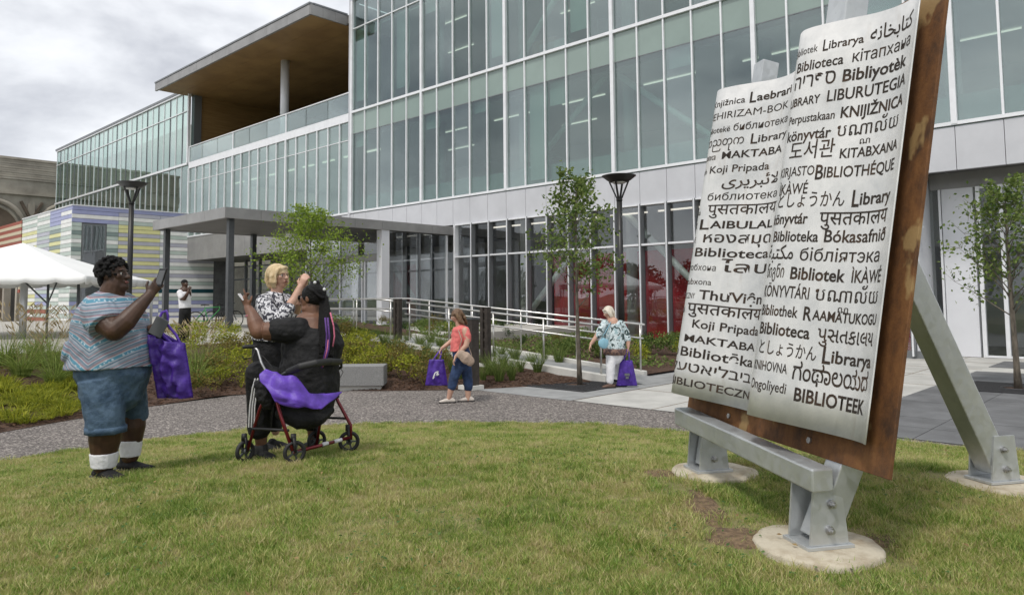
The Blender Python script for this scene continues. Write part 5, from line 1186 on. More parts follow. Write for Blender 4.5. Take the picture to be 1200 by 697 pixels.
def tote(label, top_l, top_r, depth_dir, drop, wid_b, hold, group=None, emblem=None, crumple=.02, skew=0, hl=.28, gape=.05):
    "fabric tote bag hanging from hold: top corners, depth direction, drop in metres"
    tl, tr = Vector(top_l), Vector(top_r); c = (tl+tr)/2; ax_ = (tr-tl).normalized(); dd = Vector(depth_dir).normalized(); W = (tr-tl).length
    t = thing('tote_bag', label, 'bag', c-VZ*drop, group); mb = MB(); nU, nV = 28, 20
    for s_ in (1, -1):
        o0 = len(mb.v)
        for j in range(nV+1):
            q = j/nV; hw = (W*(1-q)+wid_b*q)/2; bul = gape*(.45+.9*math.sin(PI*min(1, q*.85+.1)))*(1-.75*q**5)
            for i in range(nU+1):
                x = -1+2*i/nU; p_ = c+ax_*(x*hw+skew*q)-VZ*(q*drop+.02*(1-abs(x))*math.sin(PI*q))+VZ*(.035*q*x if skew else 0); th = bul*(1-abs(x)**3)
                nn = (mnoise.noise(Vector((p_.x*13, p_.y*13, p_.z*4+s_*3)))+.5*mnoise.noise(p_*22))*crumple*(1-abs(x)**4)+math.sin(x*9+q*4)*.006*(1-q); mb.v.append(p_+dd*s_*(th+nn))
        for j in range(nV):
            for i in range(nU): a = o0+j*(nU+1)+i; mb.f.append((a, a+1, a+nU+2, a+nU+1) if s_ > 0 else (a, a+nU+1, a+nU+2, a+1))
    o = mb.build('body', M['purple'], t, True); sl = o.modifiers.new('t', 'SOLIDIFY'); sl.thickness = .003
    for s_ in (1, -1):
        hp_ = Vector(hold); mb = MB(); a = c-ax_*W*.24+dd*s_*gape*.6-VZ*.02; b = c+ax_*W*.24+dd*s_*gape*.6-VZ*.02; pts = []
        for k in range(13):
            q = k/12; ww = math.sin(PI*q); base_ = a.lerp(b, q); pts.append(base_.lerp(hp_+ax_*(q-.5)*.06, ww**.55))
        mb.loft(pts, [(.004, .014)]*13, ref=dd, n=6, round_ends=False); mb.build('handle', M['purple_lt'], t, True)
    if emblem:
        mb = MB(); e0 = c-VZ*drop*.55+dd*(-gape*1.5-.012)
        for (x0, z0, x1, z1, w0) in emblem: mb.bar(e0+ax_*x0+VZ*z0, e0+ax_*x1+VZ*z1, w0, .004, -dd)
        mb.build('emblem', M['white'] if len(emblem) > 3 else M['grey_wallet'], t)
    return t

# --- large woman photographing, standing at the left
f = Fig(5.8, .53, 128, 549, 'large woman in patterned blouse and denim capris holding a phone up', .0065); J = f.J; b = f.b; f.hairm = M['hair_black']
gz1 = lawn_z1(*J(122, 549)[:2]); gz2 = lawn_z1(*J(150, 540, .3)[:2])
f.L(b, [(128, 352), (126, 368), (124, 385), (126, 410), (128, 436), (130, 452)], [(16, .11), (26, .15), (30, .18), (34, .20), (36, .20), (30, .17)], 20)
f.L(b, [(128, 356), (131, 344), (135, 332)], [17, 14, 13])
f.head(J(134, 322.5), (1, -.12, .04), .25)
f.B(b, (141, 336), (10, 8, 7))
f.L(b, [(114, 362, -.19), (126, 380, -.28), (134, 387, -.30)], [15, 13.5, 12]); f.L(b, [(134, 387, -.30), (148, 376, -.27), (164, 358, -.20), (176, 345, -.14)], [12, 11, 8, 5.6])
f.L(b, [(146, 364, .18), (160, 384, .24), (166, 393, .22)], [13, 11, 10]); f.L(b, [(166, 393, .22), (174, 388, .14), (181, 384, .06)], [9, 7, 5.5])
f.hand(b, J(175, 346, -.14), (J(187, 330, -.12)-J(175, 346, -.14)), (-.35, .9, .1), .75, 1.08, 1)
f.hand(b, J(178, 387, .08), (.6, -.1, -.5), (-.2, -1, 0), .9, 1.0, -1)
f.L(b, [(124, 500, -.10), (123, 515, -.08), (122, 530, -.08), (121.5, 545, -.08)], [17.5, 17, 14, 11]); f.L(b, [(154, 485, .28), (155, 500, .28), (154, 515, .28), (152.5, 534, .28)], [15.5, 15, 12.5, 10])
body = soft(b, 'body', M['skin_dark'], f.t, .0065, 3)
f.face_parts(body, 'wire')
sh = MB(); f.L(sh, [(134, 344), (131, 353), (128, 366), (127, 382), (129, 400), (130, 416), (130, 430)], [(16, .12), (27, .17), (36, .21), (40.5, .235), (43, .255), (46, .27), (49, .285)], 26, re=False)
f.L(sh, [(114, 361, -.18), (119, 372, -.24), (125, 382, -.28)], [18, 19.5, 19], re=False); f.L(sh, [(147, 362, .18), (157, 377, .24), (162, 386, .25)], [19, 18, 16]); f.L(sh, [(96, 400), (94, 412), (88, 421)], [(12, .18), (12, .2), (8, .17)], 16, re=False)
soft(sh, 'blouse', M['blouse'], f.t, .008, 3, .03, .16)
cp = MB(); f.L(cp, [(132, 420), (133, 438), (132, 452)], [(41, .25), (41, .255), (36, .23)], 22); f.L(cp, [(121, 446, -.11), (122, 472, -.13), (123.5, 490, -.13), (124, 506, -.12)], [(27, .16), (23.5, .135), (21.8, .122), (21.5, .12)], 18, re=False); f.L(cp, [(149, 446, .12), (155, 468, .24), (157.5, 490, .31)], [(20, .14), (16.5, .12), (15.5, .11)], 18, re=False)
cap = soft(cp, 'capri_trousers', M['denim'], f.t, .008, 2, .022, .10)
cf = MB(); f.L(cf, [(124, 499, -.12), (124, 506.5, -.12)], [(22.6, .127), (22.6, .127)], 24, re=False); cf.build('turned_cuff', M['denim'], cap, True)
for (u, v0, v1, d, r) in ((122, 530, 547, -.08, 15.2), (153, 515, 534, .28, 13.2)): k_ = MB(); f.L(k_, [(u, v0, d), (u, (v0+v1)/2, d), (u-.5, v1, d)], [r, r*.95, r*.85], 16, re=False); soft(k_, 'sock', M['white'], f.t, .006, 1, .006, .03)
shoe(f, 'shoe', M['blackcloth'], (1, -.55, 0), J(121, 545, -.08), .30, .125, .10, z=gz1+.022); shoe(f, 'shoe', M['blackcloth'], (1, -.25, 0), J(151, 535, .28), .30, .12, .10, z=gz2+.022)
hm = MB(); rh = random.Random(2); P_ = f.hp
for k in range(260):
    th = rh.uniform(0, 2*PI); ph = rh.uniform(-.45, 1); rr_ = math.sqrt(max(0, 1-ph*ph)); v_ = Vector((rr_*math.cos(th)*.092, rr_*math.sin(th)*.108-.022, ph*.102+.030))
    if v_.y > .055 and v_.z < .062: continue
    hm.ball(P_(*v_), rh.uniform(.010, .018), 7, 5)
hm.ball(P_(0, -.022, .03), (.088, .104, .096), 16, 12, f.hR); hm.ball(P_(0, -.062, -.03), (.078, .055, .075), 16, 12, f.hR); soft(hm, 'hair', M['hair_black'], f.t, .006, 1, .012, .02)
mb = MB(); pc = J(188.5, 325, -.13); fx = Vector((.93, -.3, .0)).normalized(); upp = (J(191, 317, -.13)-J(186, 333, -.13)).normalized(); mb.obox(pc, fx.cross(upp).normalized()*.006, fx*.036, upp*.072)
ph_ = thing('smartphone', 'dark smartphone held up by the large woman in the patterned blouse', 'phone', pc); bevel(mb.build('case', M['phone'], ph_), .004); mb = MB(); mb.obox(pc-fx.cross(upp).normalized()*.0068*(1 if fx.cross(upp).y > 0 else -1), fx.cross(upp).normalized()*.0006, fx*.028, upp*.055); mb.build('back_panel', M['grey_wallet'], ph_)
mb = MB(); gc = J(186, 383, -.02); upp = Vector((.45, 0, .9)).normalized(); mb.obox(gc, upp.cross(Vector((0, 1, 0))).normalized()*.055, Vector((0, 1, 0))*.007, upp*.075); tag(bevel(mb.build('phone_wallet', M['grey_wallet'], None), .006), 'grey flat phone case held above the purple tote bag', 'phone case')
tote('large purple tote bag hanging from the hand of the large woman', J(173, 392, .02), J(217, 402, .0), (.1, 1, 0), .44, .30, J(184, 388, .04), 'purple tote bags', None, .085, .085, gape=.07)
mb = MB(); mb.loft([J(187, 372, 0), J(190, 366, 0), J(195, 364, 0), J(197, 370, 0), J(196, 380, 0), J(206, 392, 0), J(212, 404, 0)], [(.003, .012)]*7, ref=(0, 1, 0), n=6)
mb.build('tote_strap', M['purple_lt'], [o for o in D.objects if o.name.startswith('tote_bag')][-1], True)

# --- blonde woman behind, hands raised
f = Fig(6.75, .52, 322, 520, 'blonde woman in black and white print blouse and glasses behind the seated woman', .007); J = f.J; b = f.b; f.hairm = M['hair_blond']
f.L(b, [(322, 356), (322, 368), (321, 385), (320, 405), (319, 425)], [(13, .09), (17, .12), (18, .13), (19, .14), (20, .15)], 18); f.L(b, [(323, 354), (325, 336)], [7.5, 6.8])
f.head(J(326, 324), (.93, -.42, .03), .215)
f.L(b, [(311, 356, -.14), (317, 374, -.22), (322, 380, -.24)], [8, 7, 6.5]); f.L(b, [(322, 380, -.24), (334, 366, -.18), (345, 350, -.12), (352, 336, -.08)], [6.5, 6, 4.8, 3.8]); f.L(b, [(336, 356, .14), (346, 368, .1), (350, 355, .0), (354, 340, -.02)], [7, 6.2, 5, 4])
f.hand(b, J(352, 337, -.08), (.35, 0, .9), (.3, 1, 0), .5, .95, 1); f.hand(b, J(355, 340, -.02), (.2, 0, 1), (-.3, -1, 0), .5, .95, -1)
for s_, d in ((-1, -.07), (1, .08)): f.L(b, [(319+6*s_, 430, d), (318+7*s_, 465, d), (316+7*s_, 505, d)], [11, 8.5, 5])
body = soft(b, 'body', M['skin_fair'], f.t, .007, 3); f.face_parts(body, 'wire')
sh = MB(); f.L(sh, [(323, 342), (322, 351), (321, 368), (320, 385), (319, 399)], [(9, .08), (19.5, .13), (23, .155), (23.5, .165), (24, .17)], 20, re=False); f.L(sh, [(310, 355, -.14), (315, 368, -.2), (321, 380, -.24)], [10.5, 10.5, 9.5]); f.L(sh, [(322, 380, -.24), (330, 371, -.2), (338, 362, -.16)], [9.5, 9, 8]); f.L(sh, [(335, 354, .14), (343, 366, .1)], [10, 9])
soft(sh, 'blouse', M['bw_print'], f.t, .008, 3, .02, .09)
tr_ = MB(); f.L(tr_, [(319, 395), (319, 415), (319, 432)], [(22, .15), (23, .16), (21, .15)], 18); 
for s_, d in ((-1, -.07), (1, .08)): f.L(tr_, [(319+6*s_, 430, d), (318+7*s_, 465, d), (316+7*s_, 498, d)], [13.5, 11, 8.5])
soft(tr_, 'trousers', M['blackcloth'], f.t, .009, 2, .015, .1)
for s_, d in ((-1, -.07), (1, .08)): q = J(316+7*s_, 505, d); shoe(f, 'shoe', M['blackcloth'], (1, -.3, 0), q, .25, .09, .07, z=lawn_z1(q.x, q.y))
hm = MB(); P_ = f.hp
hm.ball(P_(0, -.022, .034), (.086, .104, .090), 18, 12, f.hR)
for x in (-1, 1): hm.loft([P_(x*.072, .028, .055), P_(x*.086, .012, .0), P_(x*.084, .008, -.055), P_(x*.066, .002, -.098)], [(.016, .03), (.018, .042), (.02, .046), (.016, .03)], ref=f.hR@Vector((1, 0, 0)), n=10)
hm.loft([P_(0, -.085, .04), P_(0, -.092, -.03), P_(0, -.076, -.095)], [(.075, .03), (.078, .032), (.06, .026)], ref=f.hR@Vector((1, 0, 0)), n=12); hm.loft([P_(-.05, .058, .082), P_(.0, .075, .085), P_(.05, .060, .070), (P_(.074, .045, .03))], [.018, .017, .016, .012], n=8)
soft(hm, 'hair', M['hair_blond'], f.t, .0065, 2, .008, .03)
mb = MB(); mb.tube([J(316, 346, -.11), J(323, 358, -.17), J(329, 364, -.18), J(334, 356, -.12), J(331, 344, -.05)], .006, 6); mb.build('lanyard', M['black'], f.t, True)
mb = MB(); mb.loft([J(303, 348, .12), J(301, 364, .15), J(303, 380, .16)], [(6, .05), (9, .07), (7, .06)][0:0] or [(.03, .05), (.055, .07), (.045, .06)], n=12); tag(soft(mb, 'shoulder_bag', M['blackcloth'], None, .008, 2), 'black shoulder bag behind the blonde woman', 'bag')

# --- seated woman on the rollator
f = Fig(6.15, .53, 350, 535, 'seated woman in black T-shirt with long braids resting on a rollator and pointing left', .0065); J = f.J; b = f.b; f.hairm = M['hair_black']
f.L(b, [(366, 384, .02), (366, 400), (364, 425), (362, 445), (361, 462)], [(25, .15), (33, .18), (31, .20), (32, .21), (31, .2)], 20); f.L(b, [(368, 386), (367, 372), (366, 360)], [12, 9.5, 9])
f.head(J(365, 349.5), (-.96, .25, .02), .225); f.B(b, (360, 362), (7, 7, 6))
f.L(b, [(346, 388, -.12), (328, 388, -.16), (310, 388, -.18), (303, 388, -.18)], [14, 12, 10.5, 9.5]); f.L(b, [(303, 388, -.18), (299, 378, -.16), (295, 368, -.13), (291, 361, -.1)], [9.5, 9, 6.5, 5])
f.L(b, [(386, 390, .15), (386, 408, .18), (374, 418, .24)], [11, 9.5, 8]); f.hand(b, J(291, 361, -.1), (-.35, 0, .75), (.5, .75, 0), .75, 1.0, -1, True); f.hand(b, J(372, 419, .25), (-1, .2, 0), (0, 0, -1), .4, 1.0, 1)
# legs: thighs forward-left, shins down
f.L(b, [(350, 462, .02), (325, 446, -.05), (302, 436, -.08)], [17, 15, 12]); f.L(b, [(302, 436, -.08), (304, 465, -.02), (306, 500, .02), (306, 524, .03)], [12, 11, 8.5, 6]); f.L(b, [(372, 465, .2), (366, 466, .35), (364, 470, .42)], [15, 13, 11]); f.L(b, [(364, 470, .42), (366, 492, .42), (367, 517, .42)], [10, 8, 5.5])
body = soft(b, 'body', M['skin_brown'], f.t, .0065, 3); f.face_parts(body, 'dark')
sh = MB(); f.L(sh, [(367, 379), (367, 386), (367, 400), (364, 422), (362, 445), (361, 466)], [(12, .09), (28, .16), (36, .20), (33, .225), (35, .24), (36, .245)], 26, re=False); f.L(sh, [(350, 387, -.1), (338, 387, -.15), (326, 387, -.165)], [15.5, 14.5, 13.8]); f.L(sh, [(384, 390, .12), (389, 402, .16), (388, 412, .18)], [15, 13.5, 12])
soft(sh, 't_shirt', M['blackcloth'], f.t, .008, 3, .028, .11)
tr_ = MB(); f.L(tr_, [(360, 458, .0), (360, 474, .02)], [(34, .23), (31, .2)], 20); f.L(tr_, [(350, 463, .0), (325, 448, -.05), (303, 438, -.08)], [19, 17, 14.5]); f.L(tr_, [(303, 438, -.08), (303, 462, -.03), (304, 486, .0), (304, 501, .01)], [15, 13.8, 13.5, 13.5]); f.L(tr_, [(372, 463, .2), (366, 466, .35), (365, 474, .41), (366, 494, .42)], [17, 15, 13, 12])
tr = soft(tr_, 'capri_trousers', M['blackcloth'], f.t, .008, 2, .012, .08)
for k in range(3): mb = MB(); o_ = 3.2*k; mb.loft([J(299+o_, 444, -.20), J(296+o_*.9, 455, -.165), J(293+o_*.9, 475, -.13), J(291.5+o_, 500, -.10)], [(.0065, .006)]*4, n=6); mb.build('side_stripe', M['white'], tr, True)
for (u, v, d, r) in ((307, 529, .03, 7.5), (367, 522, .42, 7)): k_ = MB(); f.L(k_, [(u-.5, v-5, d), (u, v+4, d)], [r, r], 12); soft(k_, 'sock', M['black'], f.t, .006, 1)
shoe(f, 'shoe', M['blackcloth'], (.85, -.5, 0), J(304, 535, .03), .26, .10, .075, z=lawn_z1(*J(304, 535, .03)[:2])); shoe(f, 'shoe', M['blackcloth'], (-.5, .8, 0), J(367, 524, .42), .26, .10, .075, z=lawn_z1(*J(367, 524, .42)[:2]))
P_ = f.hp; hm = MB(); hm.ball(P_(0, -.024, .030), (.088, .108, .096), 16, 12, f.hR)
rh = random.Random(6)
for k in range(26):
    a0 = rh.uniform(-1.2, 1.2); st = P_(math.sin(a0)*.075, .03-.02*abs(a0), .085+.02*math.cos(a0)); md_ = P_(math.sin(a0)*.092, -.06, .085-.02*abs(a0)); e_ = P_(math.sin(a0)*.06, -.13, .0); hm.tube([st, md_, e_], .0095, 6)
hm.loft([P_(.0, -.02, .115), P_(.01, .01, .130), P_(.0, -.05, .128)], [.022, .020, .024], n=10)
for k in range(40):
    du = rh.uniform(-11, 10); ln = rh.uniform(20, 44); hm.tube([P_(0, -.115, .02)+Vector((du*.003, 0, 0)), J(382+du*.8, 384, -.17+abs(du)*.004), J(381+du, 384+ln, -.235+abs(du)*.006)], .008, 6)
hair = soft(hm, 'hair', M['hair_black'], f.t, .0065, 1)
for m_, pts in (('braid_purple', [(381, 372), (383, 392), (382, 410), (377, 431)]), ('braid_purple', [(384, 372), (386, 394), (385, 410), (380, 427)]), ('braid_pink', [(387, 366), (391, 382), (392, 394), (390, 406)]), ('braid_pink', [(385, 398), (383, 412), (378, 430)])):
    mb = MB(); mb.tube([J(u, v, -.262) for u, v in pts], .0075 if m_ == 'braid_purple' else .006, 6); mb.build('coloured_braid', M[m_], hair, True)
for u, v in ((369, 331), (380, 339)): mb = MB(); mb.ball(J(u, v, -.125), .013, 8, 6); mb.build('white_bead', M['white'], hair, True)
mb = MB(); mb.obox(J(283, 348, -.1), Vector((-.5, 0, .6)).normalized()*.035, Vector((0, .02, 0)), Vector((.6, 0, .5)).normalized()*.006); tag(bevel(mb.build('white_card', M['white'], None), .002), 'small white card held in the outstretched hand of the seated woman', 'card')
mb = MB(); mb.torus(J(294.5, 369, -.13), .048, .004, Vector((1, 0, .25)), Vector((0, 1, 0)), 20, 5); mb.build('bracelet', M['braid_pink'], f.t, True)

# --- rollator walker
wk = thing('rollator_walker', 'dark red four-wheeled rollator walker with black padded backrest bar under the seated woman', 'walker', at(345, 545, 6.0)); J = lambda u, v, y: at(u, v, y)
def tb(name, pts, r, m, n=10): mb = MB(); mb.tube([J(*p) for p in pts], r, n); o = mb.build(name, M[m], wk, True); return o
tb('frame_tube', [(318, 448, 5.82), (330, 490, 5.80), (343, 528, 5.78)], .0145, 'walker_red'); tb('frame_tube', [(384, 440, 6.34), (396, 470, 6.34), (411, 498, 6.34), (411, 515, 6.34)], .0145, 'walker_red')
tb('frame_tube', [(343, 530, 5.78), (378, 521, 6.06), (411, 512, 6.34)], .0145, 'walker_red'); tb('frame_tube', [(318, 448, 5.84), (304, 480, 5.95), (290, 528, 6.02)], .0125, 'walker_red'); tb('frame_tube', [(384, 442, 6.36), (377, 485, 6.45), (371, 520, 6.5)], .0125, 'walker_red')
tb('cross_brace', [(296, 502, 5.98), (338, 504, 5.79)], .011, 'black'); tb('cross_brace', [(376, 489, 6.42), (406, 490, 6.34)], .010, 'black'); tb('decal', [(378, 520.4, 6.045), (384, 519, 6.09)], .0155, 'white'); tb('decal', [(392, 517, 6.16), (400, 515, 6.22)], .0155, 'white')
tb('backrest_stay', [(318, 449, 5.82), (328, 440, 5.80), (336, 436, 5.78), (345, 433, 5.76)], .011, 'dark_post'); tb('backrest_stay', [(384, 441, 6.34), (391, 436, 6.30), (400, 430, 6.22), (400, 425, 6.15)], .011, 'black')
mb = MB(); mb.loft([J(338, 436, 5.77), J(352, 429.5, 5.68), J(370, 425.5, 5.70), J(386, 423.5, 5.86), J(398, 424, 6.08)], [(.024, .03)]*5, ref=(0, 1, 0), n=14); soft(mb, 'padded_backrest', M['black'], wk, .007, 1)
tb('handle_post', [(318, 448, 5.84), (306, 424, 5.9), (302, 410, 5.93), (296, 406, 5.94)], .011, 'chrome'); mb = MB(); mb.loft([J(299, 406, 5.94), J(291, 406, 5.92), J(286, 406.5, 5.9)], [.015, .017, .015], n=12); gp = mb.build('hand_grip', M['black'], wk, True)
mb = MB(); mb.tube([J(300, 408, 5.94), J(296, 418, 5.92), J(286, 421, 5.9), J(284, 418, 5.9)], .006, 6); mb.build('brake_lever', M['black'], gp, True); tb('handle_post', [(384, 442, 6.4), (383, 418, 6.42), (376, 412, 6.44)], .011, 'chrome')
tb('brake_cable', [(300, 412, 5.94), (309, 418, 5.9), (319, 430, 5.85), (318, 445, 5.84)], .003, 'black', 5); tb('brake_cable', [(397, 428, 6.2), (402, 436, 6.25), (396, 447, 6.3), (388, 452, 6.33)], .003, 'black', 5)
def wheel(u, v, y, r, turn):
    c = J(u, v, y); c.z = lawn_z1(c.x, c.y)+r+.005; d = Vector((math.cos(turn), math.sin(turn), 0)); ax_ = d.cross(VZ); mb = MB(); mb.torus(c, r-.014, .016, d, VZ, 30, 8); wo_ = mb.build('wheel', M['black'], wk, True)
    mb = MB(); mb.disc(c, .024, d, VZ, .04, 14); mb.build('hub', M['dark_post'], wo_, True); mb = MB()
    for k in range(5): a = k*2*PI/5; e_ = d*math.cos(a)+VZ*math.sin(a); mb.bar(c+e_*.015, c+e_*(r-.02), .014, .014, ax_)
    mb.build('spokes', M['dark_post'], wo_)
    mb = MB()
    for s_ in (-1, 1): mb.bar(c+ax_*.028*s_, c+ax_*.022*s_+VZ*(r+.025)-d*.01, .022, .006, ax_)
    mb.disc(c+VZ*(r+.028)-d*.01, .022, Vector((1, 0, 0)), Vector((0, 1, 0)), .05, 12); mb.build('fork', M['black'], wo_, True)
wheel(345, 543, 5.80, .088, .55); wheel(409, 525, 6.34, .088, .3); wheel(287, 537, 6.02, .088, 1.0); wheel(371, 530, 6.52, .088, .7)
tb('seat_rail', [(318, 462, 5.82), (388, 452, 6.3)], .012, 'walker_red')
mb = MB(); mb.loft([J(327, 470, 5.95), J(345, 474, 5.98), J(365, 474, 6.05), J(382, 468, 6.2)], [(.05, .09), (.09, .13), (.09, .13), (.05, .1)], ref=(0, 0, 1), n=16); mb.loft([J(330, 484, 5.92), J(350, 492, 5.94), J(368, 490, 6.02), J(381, 480, 6.15)], [(.05, .08), (.075, .11), (.07, .11), (.05, .09)], ref=(0, 0, 1), n=16); soft(mb, 'under_seat_pouch', M['blackcloth'], wk, .008, 3, .015, .07)
# purple bag draped over the seat
mb = MB(); G = [[(304, 440, 5.72), (312, 432, 5.74), (320, 436, 5.74), (328, 446, 5.74)], [(305, 447, 5.70), (318, 455, 5.68), (332, 448, 5.70), (346, 440, 5.76)], [(318, 462, 5.66), (334, 466, 5.64), (350, 468, 5.68), (362, 462, 5.78)], [(322, 472, 5.66), (342, 474, 5.66), (364, 476, 5.72), (384, 462, 5.9)], [(345, 474, 5.66), (362, 478, 5.70), (376, 480, 5.78), (402, 459, 5.98)]]
nn_ = 24
def gp_(a, b_):
    x = a*(len(G)-1); y = b_*3; i, j = min(int(x), len(G)-2), min(int(y), 2); fx_, fy_ = x-i, y-j; q = [sum(c) for c in zip(*[tuple(w_*k for k in G[ii][jj]) for ii, jj, w_ in ((i, j, (1-fx_)*(1-fy_)), (i+1, j, fx_*(1-fy_)), (i, j+1, (1-fx_)*fy_), (i+1, j+1, fx_*fy_))])]; p_ = at(*q); return p_+Vector((0, 1, 0))*(mnoise.noise(p_*11)*.035)
for i in range(nn_+1):
    for j in range(nn_+1): mb.v.append(gp_(i/nn_, j/nn_))
for i in range(nn_):
    for j in range(nn_): a = i*(nn_+1)+j; mb.f.append((a, a+1, a+nn_+2, a+nn_+1))
o = mb.build('purple_tote', M['purple_lt'], None, True); md = o.modifiers.new('t', 'SOLIDIFY'); md.thickness = .02; md = o.modifiers.new('s', 'SUBSURF'); md.levels = md.render_levels = 1; tag(o, 'purple tote bag draped over the seat of the rollator', 'bag', 'purple tote bags')
mb = MB(); mb.loft([J(305, 450, 5.80), J(309, 462, 5.80), J(314, 474, 5.82)], [(.05, .04), (.07, .05), (.05, .04)], n=12); mb.ball(J(322, 440, 5.8), .05, 10, 8); tag(soft(mb, 'black_bundle', M['blackcloth'], None, .008, 2, .03, .04), 'crumpled black cloth bag hanging at the front of the rollator seat', 'bag')

# --- woman in coral top walking left
f = Fig(12.85, .0, 536, 472, 'woman in coral top and blue capris walking left with a purple tote', .009); J = f.J; b = f.b; f.hairm = M['hair_brown']
f.L(b, [(540, 388), (540, 396), (538, 404), (541, 414), (543, 424)], [(6, .11), (8, .13), (8, .12), (9, .14), (9, .14)], 14); f.L(b, [(538, 384), (536.5, 376)], [3.6, 3.3]); f.head(J(535, 370), (-.93, -.3, -.28), .215)
f.L(b, [(545, 387, -.12), (548, 398, -.16), (546, 405, -.18)], [4.2, 3.6, 3.1]); f.L(b, [(546, 405, -.18), (539, 412, -.2), (534, 418, -.2)], [3, 2.6, 2]); f.L(b, [(535, 387, .14), (532, 397, .18), (526, 402, .16), (518, 408, .12)], [4, 3.3, 2.8, 2]); f.hand(b, J(534, 418, -.2), (-.5, 0, -1), (1, 0, -.3), .5, 1, 1); f.hand(b, J(518, 408, .12), (-.6, 0, -1), (1, 0, -.3), .8, 1, -1)
f.L(b, [(539.5, 426, -.06), (532.5, 441, -.08), (529, 454, -.08), (526, 467, -.08)], [5, 4.2, 4, 2.7]); f.L(b, [(545, 426, .06), (548, 443, .06), (548.5, 456, .06), (548.5, 468, .06)], [5, 4.2, 3.9, 2.7])
body = soft(b, 'body', M['skin_fair'], f.t, .009, 3); f.face_parts(body)
sh = MB(); f.L(sh, [(538, 381.5), (539.5, 385), (540, 396), (537.5, 404), (538, 411)], [(4.4, .08), (8.8, .15), (10.4, .16), (9.4, .145), (10.6, .16)], 18, re=False); f.L(sh, [(545.5, 387, -.11), (548, 394, -.14), (548, 398, -.155)], [4.7, 4.4, 4.1]); f.L(sh, [(534.5, 387, .13), (532.5, 393, .15)], [4.5, 4.2]); soft(sh, 'top', M['coral'], f.t, .010, 2, .018, .07)
tr_ = MB(); f.L(tr_, [(539, 408), (541.5, 417), (541.5, 426)], [(9.6, .145), (10.8, .16), (9.6, .15)], 16); f.L(tr_, [(539, 425, -.06), (532.5, 441, -.08), (529.5, 453, -.08)], [7.4, 5.9, 5.2]); f.L(tr_, [(545, 425, .06), (548, 443, .06), (549, 454, .06)], [7.2, 5.8, 5.2]); soft(tr_, 'capri_jeans', M['denim_dark'], f.t, .010, 2, .018, .08)
shoe(f, 'shoe', M['shoe_pale'], (-1, -.2, 0), J(527, 468, -.08), .25, .09, .06, z=.014); shoe(f, 'shoe', M['shoe_pale'], (-1, -.1, 0), J(549, 468, .06), .25, .09, .06, z=.014)
P_ = f.hp; hm = MB(); hm.ball(P_(0, -.020, .034), (.088, .106, .092), 16, 12, f.hR)
for x in (-1, 1): hm.loft([P_(x*.07, .02, .06), P_(x*.088, -.01, -.02), P_(x*.085, -.03, -.10), P_(x*.09, -.07, -.17)], [(.02, .04), (.024, .05), (.028, .05), (.015, .03)], ref=f.hR@Vector((1, 0, 0)), n=10)
hm.loft([P_(0, -.09, .05), P_(0, -.12, -.06), P_(0, -.14, -.19)], [(.075, .035), (.085, .04), (.05, .025)], ref=f.hR@Vector((1, 0, 0)), n=12); soft(hm, 'hair', M['hair_brown'], f.t, .009, 2, .02, .04)
tote('small purple tote with white emblem carried by the woman in coral', J(503, 421, .1), J(520, 421, .1), (0, 1, 0), .45, .40, J(517, 409, .12), 'purple tote bags', [(-.05, -.06, -.02, .02, .02), (-.02, .02, .04, .05, .02), (.04, .05, .0, -.03, .02), (0, -.03, .05, .0, .015), (-.06, -.08, -.03, -.05, .015)], .02, gape=.03)
mb = MB(); mb.loft([J(539, 414, -.25), J(546, 419, -.26), J(553, 425, -.22)], [(.075, .03), (.10, .04), (.075, .035)], ref=(0, 0, 1), n=14); hb = soft(mb, 'shoulder_bag', M['beige'], None, .01, 2, .02, .06); tag(hb, 'tan shoulder bag at the hip of the woman in coral', 'bag'); mb = MB(); mb.tube([J(538, 409, -.24), J(541, 398, -.22), J(537, 386, -.14)], .008, 6); mb.tube([J(553, 417, -.2), J(548, 402, -.05), J(541, 385, .02)], .008, 6); mb.build('strap', M['beige'], hb, True)

# --- white-haired woman walking left
f = Fig(14.7, .0, 720, 455, 'white-haired woman in leaf-print blouse and white trousers carrying purple and light blue bags', .010); J = f.J; b = f.b; f.hairm = M['hair_white']
f.L(b, [(718, 378), (719, 388), (720, 400), (721, 410)], [(7, .15), (9, .17), (9.5, .17), (9, .16)], 14); f.L(b, [(716, 378), (713.5, 371)], [3.2, 3]); f.head(J(712.5, 366), (-.9, -.35, -.35), .215)
f.L(b, [(708, 379, -.1), (702, 388, -.14), (699, 394, -.16)], [3.6, 3.2, 2.8]); f.L(b, [(699, 394, -.16), (695.5, 399, -.17), (692.5, 403, -.17)], [2.6, 2.3, 1.8]); f.L(b, [(728, 381, .06), (735, 393, .06), (736, 400, .0), (736, 406, -.02)], [4, 3.6, 3, 2]); f.hand(b, J(692.5, 403, -.17), (-.4, 0, -1), (1, 0, 0), .4, 1, 1); f.hand(b, J(736, 406, -.02), (0, 0, -1), (-1, 0, 0), .9, 1, -1)
f.L(b, [(717, 414, -.06), (715.5, 430, -.1), (715, 449, -.1)], [6, 4.4, 2.4]); f.L(b, [(724, 414, .06), (726, 430, .12), (728, 448, .14)], [6, 4.4, 2.4])
body = soft(b, 'body', M['skin_fair'], f.t, .010, 3); f.face_parts(body)
sh = MB(); f.L(sh, [(716, 375), (718, 380), (719, 390), (720, 402), (720, 413)], [(4.6, .09), (10.2, .16), (12.2, .19), (13, .2), (13, .2)], 18, re=False); f.L(sh, [(709, 379, -.1), (704, 387, -.13), (701, 393, -.15)], [4.8, 4.7, 4.3]); f.L(sh, [(727, 380, .05), (733, 390, .05), (735, 397, .02)], [5.0, 4.9, 4.5]); soft(sh, 'blouse', M['flower_print'], f.t, .011, 2, .02, .08)
